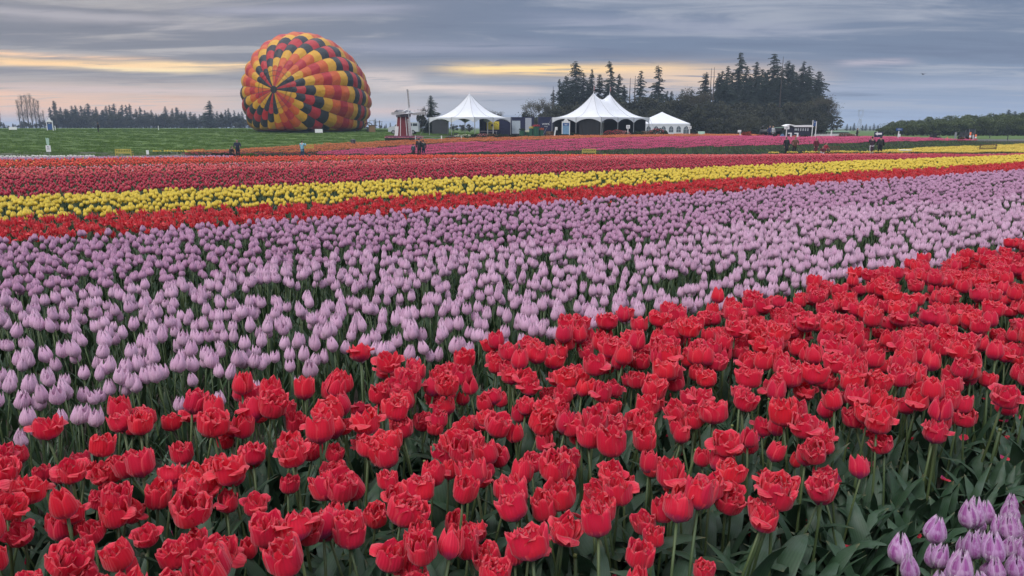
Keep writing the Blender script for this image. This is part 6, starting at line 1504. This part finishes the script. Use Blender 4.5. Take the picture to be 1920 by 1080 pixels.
for x in np.arange(-60, 740, 8.5):
    if 470 < x < 690: continue
    top = np.interp(x, [-60, 90, 110, 200, 300, 400, 460, 700, 740], [228, 226, 207, 209, 214, 214, 211, 234, 234]) + rnd.uniform(-4, 5); j += 1
    if j % 2: place_conifer(x, 318 + rnd.uniform(-8, 8), top, f'{["stocky", "squat", "dark", "shaggy"][j % 4]} low fir of the left treeline, {"left of the poplars" if x < 35 else "under the poplars" if x < 80 else lmark(x)}', [0, 5, 2][j % 3], LT, 2.1)
    else:
        g = G(x, 312); put(BT[j % 5], x, 312, at(x, top + 3, 312).z - g.z, 10, f'{["round", "dense"][j % 2]} bushy tree at the foot of left treeline, {"left of the poplars" if x < 35 else "under the poplars" if x < 80 else lmark(x)}', 'bushy_tree', LT, 1.5)
# bare poplars
def poplar(seed, H=12):
    r_ = random.Random(seed); tr = MB(); P = []
    tr.tube([(0, 0, 0), (.1, 0, H * .5), (0, .1, H)], [.2, .12, .03], 6)
    for k in range(60):
        z = H * r_.uniform(.12, .9); a = r_.uniform(0, 6.28); L = H * .34 * (1 - z / H) ** .6 * r_.uniform(.6, 1.1) + .4; sp_ = L * .22
        m1 = Vector((sp_ * math.cos(a), sp_ * math.sin(a), z + L * .45)); m2 = Vector((sp_ * 1.5 * math.cos(a), sp_ * 1.5 * math.sin(a), z + L)); tr.tube([(0, 0, z), m1, m2], [.04, .025, .01], 3, cap=False)
        for q in range(6): P.append(np.array(m1.lerp(m2, r_.random())) + np.array([r_.gauss(0, .25) for _ in range(3)]))
    v, f = cards(np.array(P), .10, np.random.default_rng(seed)); cb = MB(); cb.add(v.tolist(), f); return tr.mesh('trunk', M['barkpale'], True), cb.mesh('crown', M['bareleaf'])
PO = [poplar(3), poplar(4)]
for i, (x, top, lab) in enumerate(((39, 187, 'leftmost bare poplar on the far left skyline'), (46, 179, 'second poplar from the left, touching the first'), (55, 178, 'tallest poplar, middle of the bare clump'), (62, 177, 'poplar right of the tallest, same height'), (69, 184, 'rightmost poplar of the bare clump'), (76, 188, 'slim separate poplar right of the clump'), (108, 190, 'thin bare poplar right of the gabled sign'), (84, 207, 'short bare poplar left of the gabled sign'), (2, 205, 'bare tree cut by the left frame edge'))):
    Y = 300; g = G(x, Y); put(PO[i % 2], x, Y, at(x, top, Y).z - g.z, 12, lab, 'poplar_tree', 'bare poplars on the left skyline', 1.0)
# wood on the right
RW = 'trees of the low wood beyond the road'
WD = [bushtree(1000 + k, 7, 'woodleaf', 1900, .17) for k in range(5)]
j = 0
for rank_, Y in enumerate((150, 162, 176, 192)):
    for x in np.arange(1652 + rank_ * 4, 2010, 13 if rank_ == 0 else 14.5):
        x = x + rnd.uniform(-4, 4); top = np.interp(x, [1640, 1660, 1690, 1760, 1850, 1920, 2010], [240, 229, 225, 219, 214, 211, 208]) + (3 - rank_) * 3 + rnd.uniform(-2, 4); g = G(x, Y); j += 1
        put(WD[j % 5], x, Y, at(x, top, Y).z - g.z, 7, f'{["fresh green", "yellow-green", "dull green", "leafy", "bushy"][j % 5]} tree in the {["front", "second", "third", "rear"][rank_]} rank of the right-hand wood, {"at its thin left end" if x < 1700 else "above the black cart" if x < 1780 else "behind the tractor" if x < 1840 else "near the right frame edge" if x < 1900 else "at the right frame edge"}', 'wood_tree', RW, 1.5)
for i, (x, top) in enumerate(((1887, 205), (1877, 212), (1900, 208))): place_conifer(x, 205, top, ['tallest dark conifer poking out of the right-hand wood', 'small conifer left of the tallest above the wood', 'small conifer right of the tallest above the wood'][i], 5, 'conifers above the right wood', 1.6)
for i, (x, top) in enumerate(((1588, 232), (1595, 236), (1601, 230), (1617, 234), (1624, 232), (1631, 236), (1638, 231), (1646, 234))): place_conifer(x, 420, top, ['faint bluish far conifer, first right of the grove', 'faint short conifer, second right of the grove', 'faint pointed conifer just left of the pylon', 'faint conifer just right of the pylon', 'faint conifer, second right of the pylon', 'faint short conifer, third right of the pylon', 'faint taller conifer left of the arrow sign', 'faint conifer above the arrow sign'][i], [0, 2][i % 2], 'faint far conifers around the pylon', 1.5)
# distant hills
xs = np.linspace(-2600, 3600, 90); mb = MB(); vs = []
for i, x in enumerate(xs):
    h_ = 1.5 + 9 * max(0, math.sin((x - 200) / 900)) * (x > 200) + 3 * math.sin(x / 260) + 2 * math.sin(x / 97); h_ = max(h_, 1.5)
    vs += [(x, 2550, -3), (x, 2700, h_ + 1.5), (x, 3100, -3)]
mb.add(vs, [(3 * i + q, 3 * i + 3 + q, 3 * i + 4 + q, 3 * i + 1 + q) for i in range(len(xs) - 1) for q in (0, 1)]); o_ = mb.build('hills', M['hill'], None, True); o_['kind'] = 'structure'
# pylon
g = at(1611, 244, 1000); t_ = thing('pylon', 'tall grey lattice pylon on the horizon right of the grove', 'pylon', (g.x, 1000, tz(0, 600) - .2)); Hh = at(1611, 206, 1000).z - (tz(0, 600) - .2); s = Hh / 27
for a_ in (-1, 1):
    for b_ in (-1, 1): mb = MB(); mb.tube([(a_ * 3 * s, b_ * 3 * s, 0), (a_ * .9 * s, b_ * .9 * s, 14 * s)], .26, 4); mb.build('leg', M['grey'], t_)
for a_ in (-1, 1): mb = MB(); mb.tube([(a_ * .9 * s, 0, 14 * s), (a_ * 3.4 * s, 0, 19 * s), (a_ * 3.4 * s, 0, 27 * s)], .28, 4); mb.build('window_frame_arm', M['grey'], t_); mb = MB(); mb.tube([(0, 0, 16 * s), (a_ * 2.2 * s, 0, 22 * s), (a_ * 2.2 * s, 0, 26 * s)], .18, 4); mb.build('inner_strut', M['grey'], t_)
mb = MB(); mb.tube([(-4.2 * s, 0, 26 * s), (4.2 * s, 0, 26 * s)], .3, 4); mb.build('crossarm', M['grey'], t_); mb = MB(); mb.tube([(-3.4 * s, 0, 27 * s), (3.4 * s, 0, 27 * s)], .22, 4); mb.build('top_bar', M['grey'], t_)
for q in range(5): z0_, z1_ = q * 2.8 * s, (q + 1) * 2.8 * s; w0, w1 = (3 - 2.1 * q / 5) * s, (3 - 2.1 * (q + 1) / 5) * s; mb = MB(); mb.tube([(-w0, -w0, z0_), (w1, -w1, z1_)], .13, 3); mb.tube([(w0, -w0, z0_), (-w1, -w1, z1_)], .13, 3); mb.build('brace', M['grey'], t_)
# utility pole and bird
t_ = thing('utility_pole', 'wooden utility pole with one crossarm between balloon and windmill', 'utility pole', G(712, 230)); mb = MB(); Hh = at(712, 226, 230).z - t_.location.z; mb.tube([(0, 0, 0), (0, 0, Hh)], .14, 6); mb.build('pole', M['bark'], t_); mb = MB(); mb.box((0, 0, Hh - .4), (1.9, .12, .14)); mb.build('crossarm', M['bark'], t_)
p = at(1731, 139, 170); t_ = thing('bird', 'dark large bird gliding with raised wings in the right-hand sky', 'bird', p, .1)
mb = MB(); mb.lathe([(.01, -.42), (.10, -.2), (.12, .0), (.07, .22), (.05, .30), (.07, .36), (.01, .44)], 8); o_ = mb.build('body', M['black'], t_, True); o_.rotation_euler = (math.pi / 2, 0, 0)
for s in (-1, 1): mb = MB(); mb.add([(0, -.14, .03), (s * .35, -.16, .15), (s * .75, -.06, .12), (s * .74, .05, .12), (s * .35, .10, .14), (0, .14, .02)] + [(0, -.14, .0), (s * .35, -.16, .12), (s * .75, -.06, .11), (s * .74, .05, .11), (s * .35, .10, .11), (0, .14, -.01)], [(0, 1, 4, 5), (1, 2, 3, 4), (6, 11, 10, 7), (7, 10, 9, 8)]); mb.build('wing', M['black'], t_)
mb = MB(); mb.add([(-.04, .36, 0), (.04, .36, 0), (.12, .60, .0), (-.12, .60, 0), (0, .36, .02), (0, .6, .02)], [(0, 1, 2, 3), (0, 4, 5, 3), (4, 1, 2, 5)]); mb.build('tail', M['black'], t_)

# ------------------------------------------------------------------ haze
hz = MB(); hz.box((200, 1500, 13), (8400, 6000, 34.4)); hm = bpy.data.materials.new('haze'); hm.use_nodes = True; nt = hm.node_tree
for n_ in list(nt.nodes): nt.nodes.remove(n_)
ou = nt.nodes.new('ShaderNodeOutputMaterial'); pv = nt.nodes.new('ShaderNodeVolumePrincipled'); pv.inputs['Density'].default_value = .00045; pv.inputs['Color'].default_value = (.62, .77, 1, 1); pv.inputs['Anisotropy'].default_value = .0
nt.links.new(pv.outputs[0], ou.inputs['Volume']); o_ = hz.build('haze', hm); o_['kind'] = 'stuff'
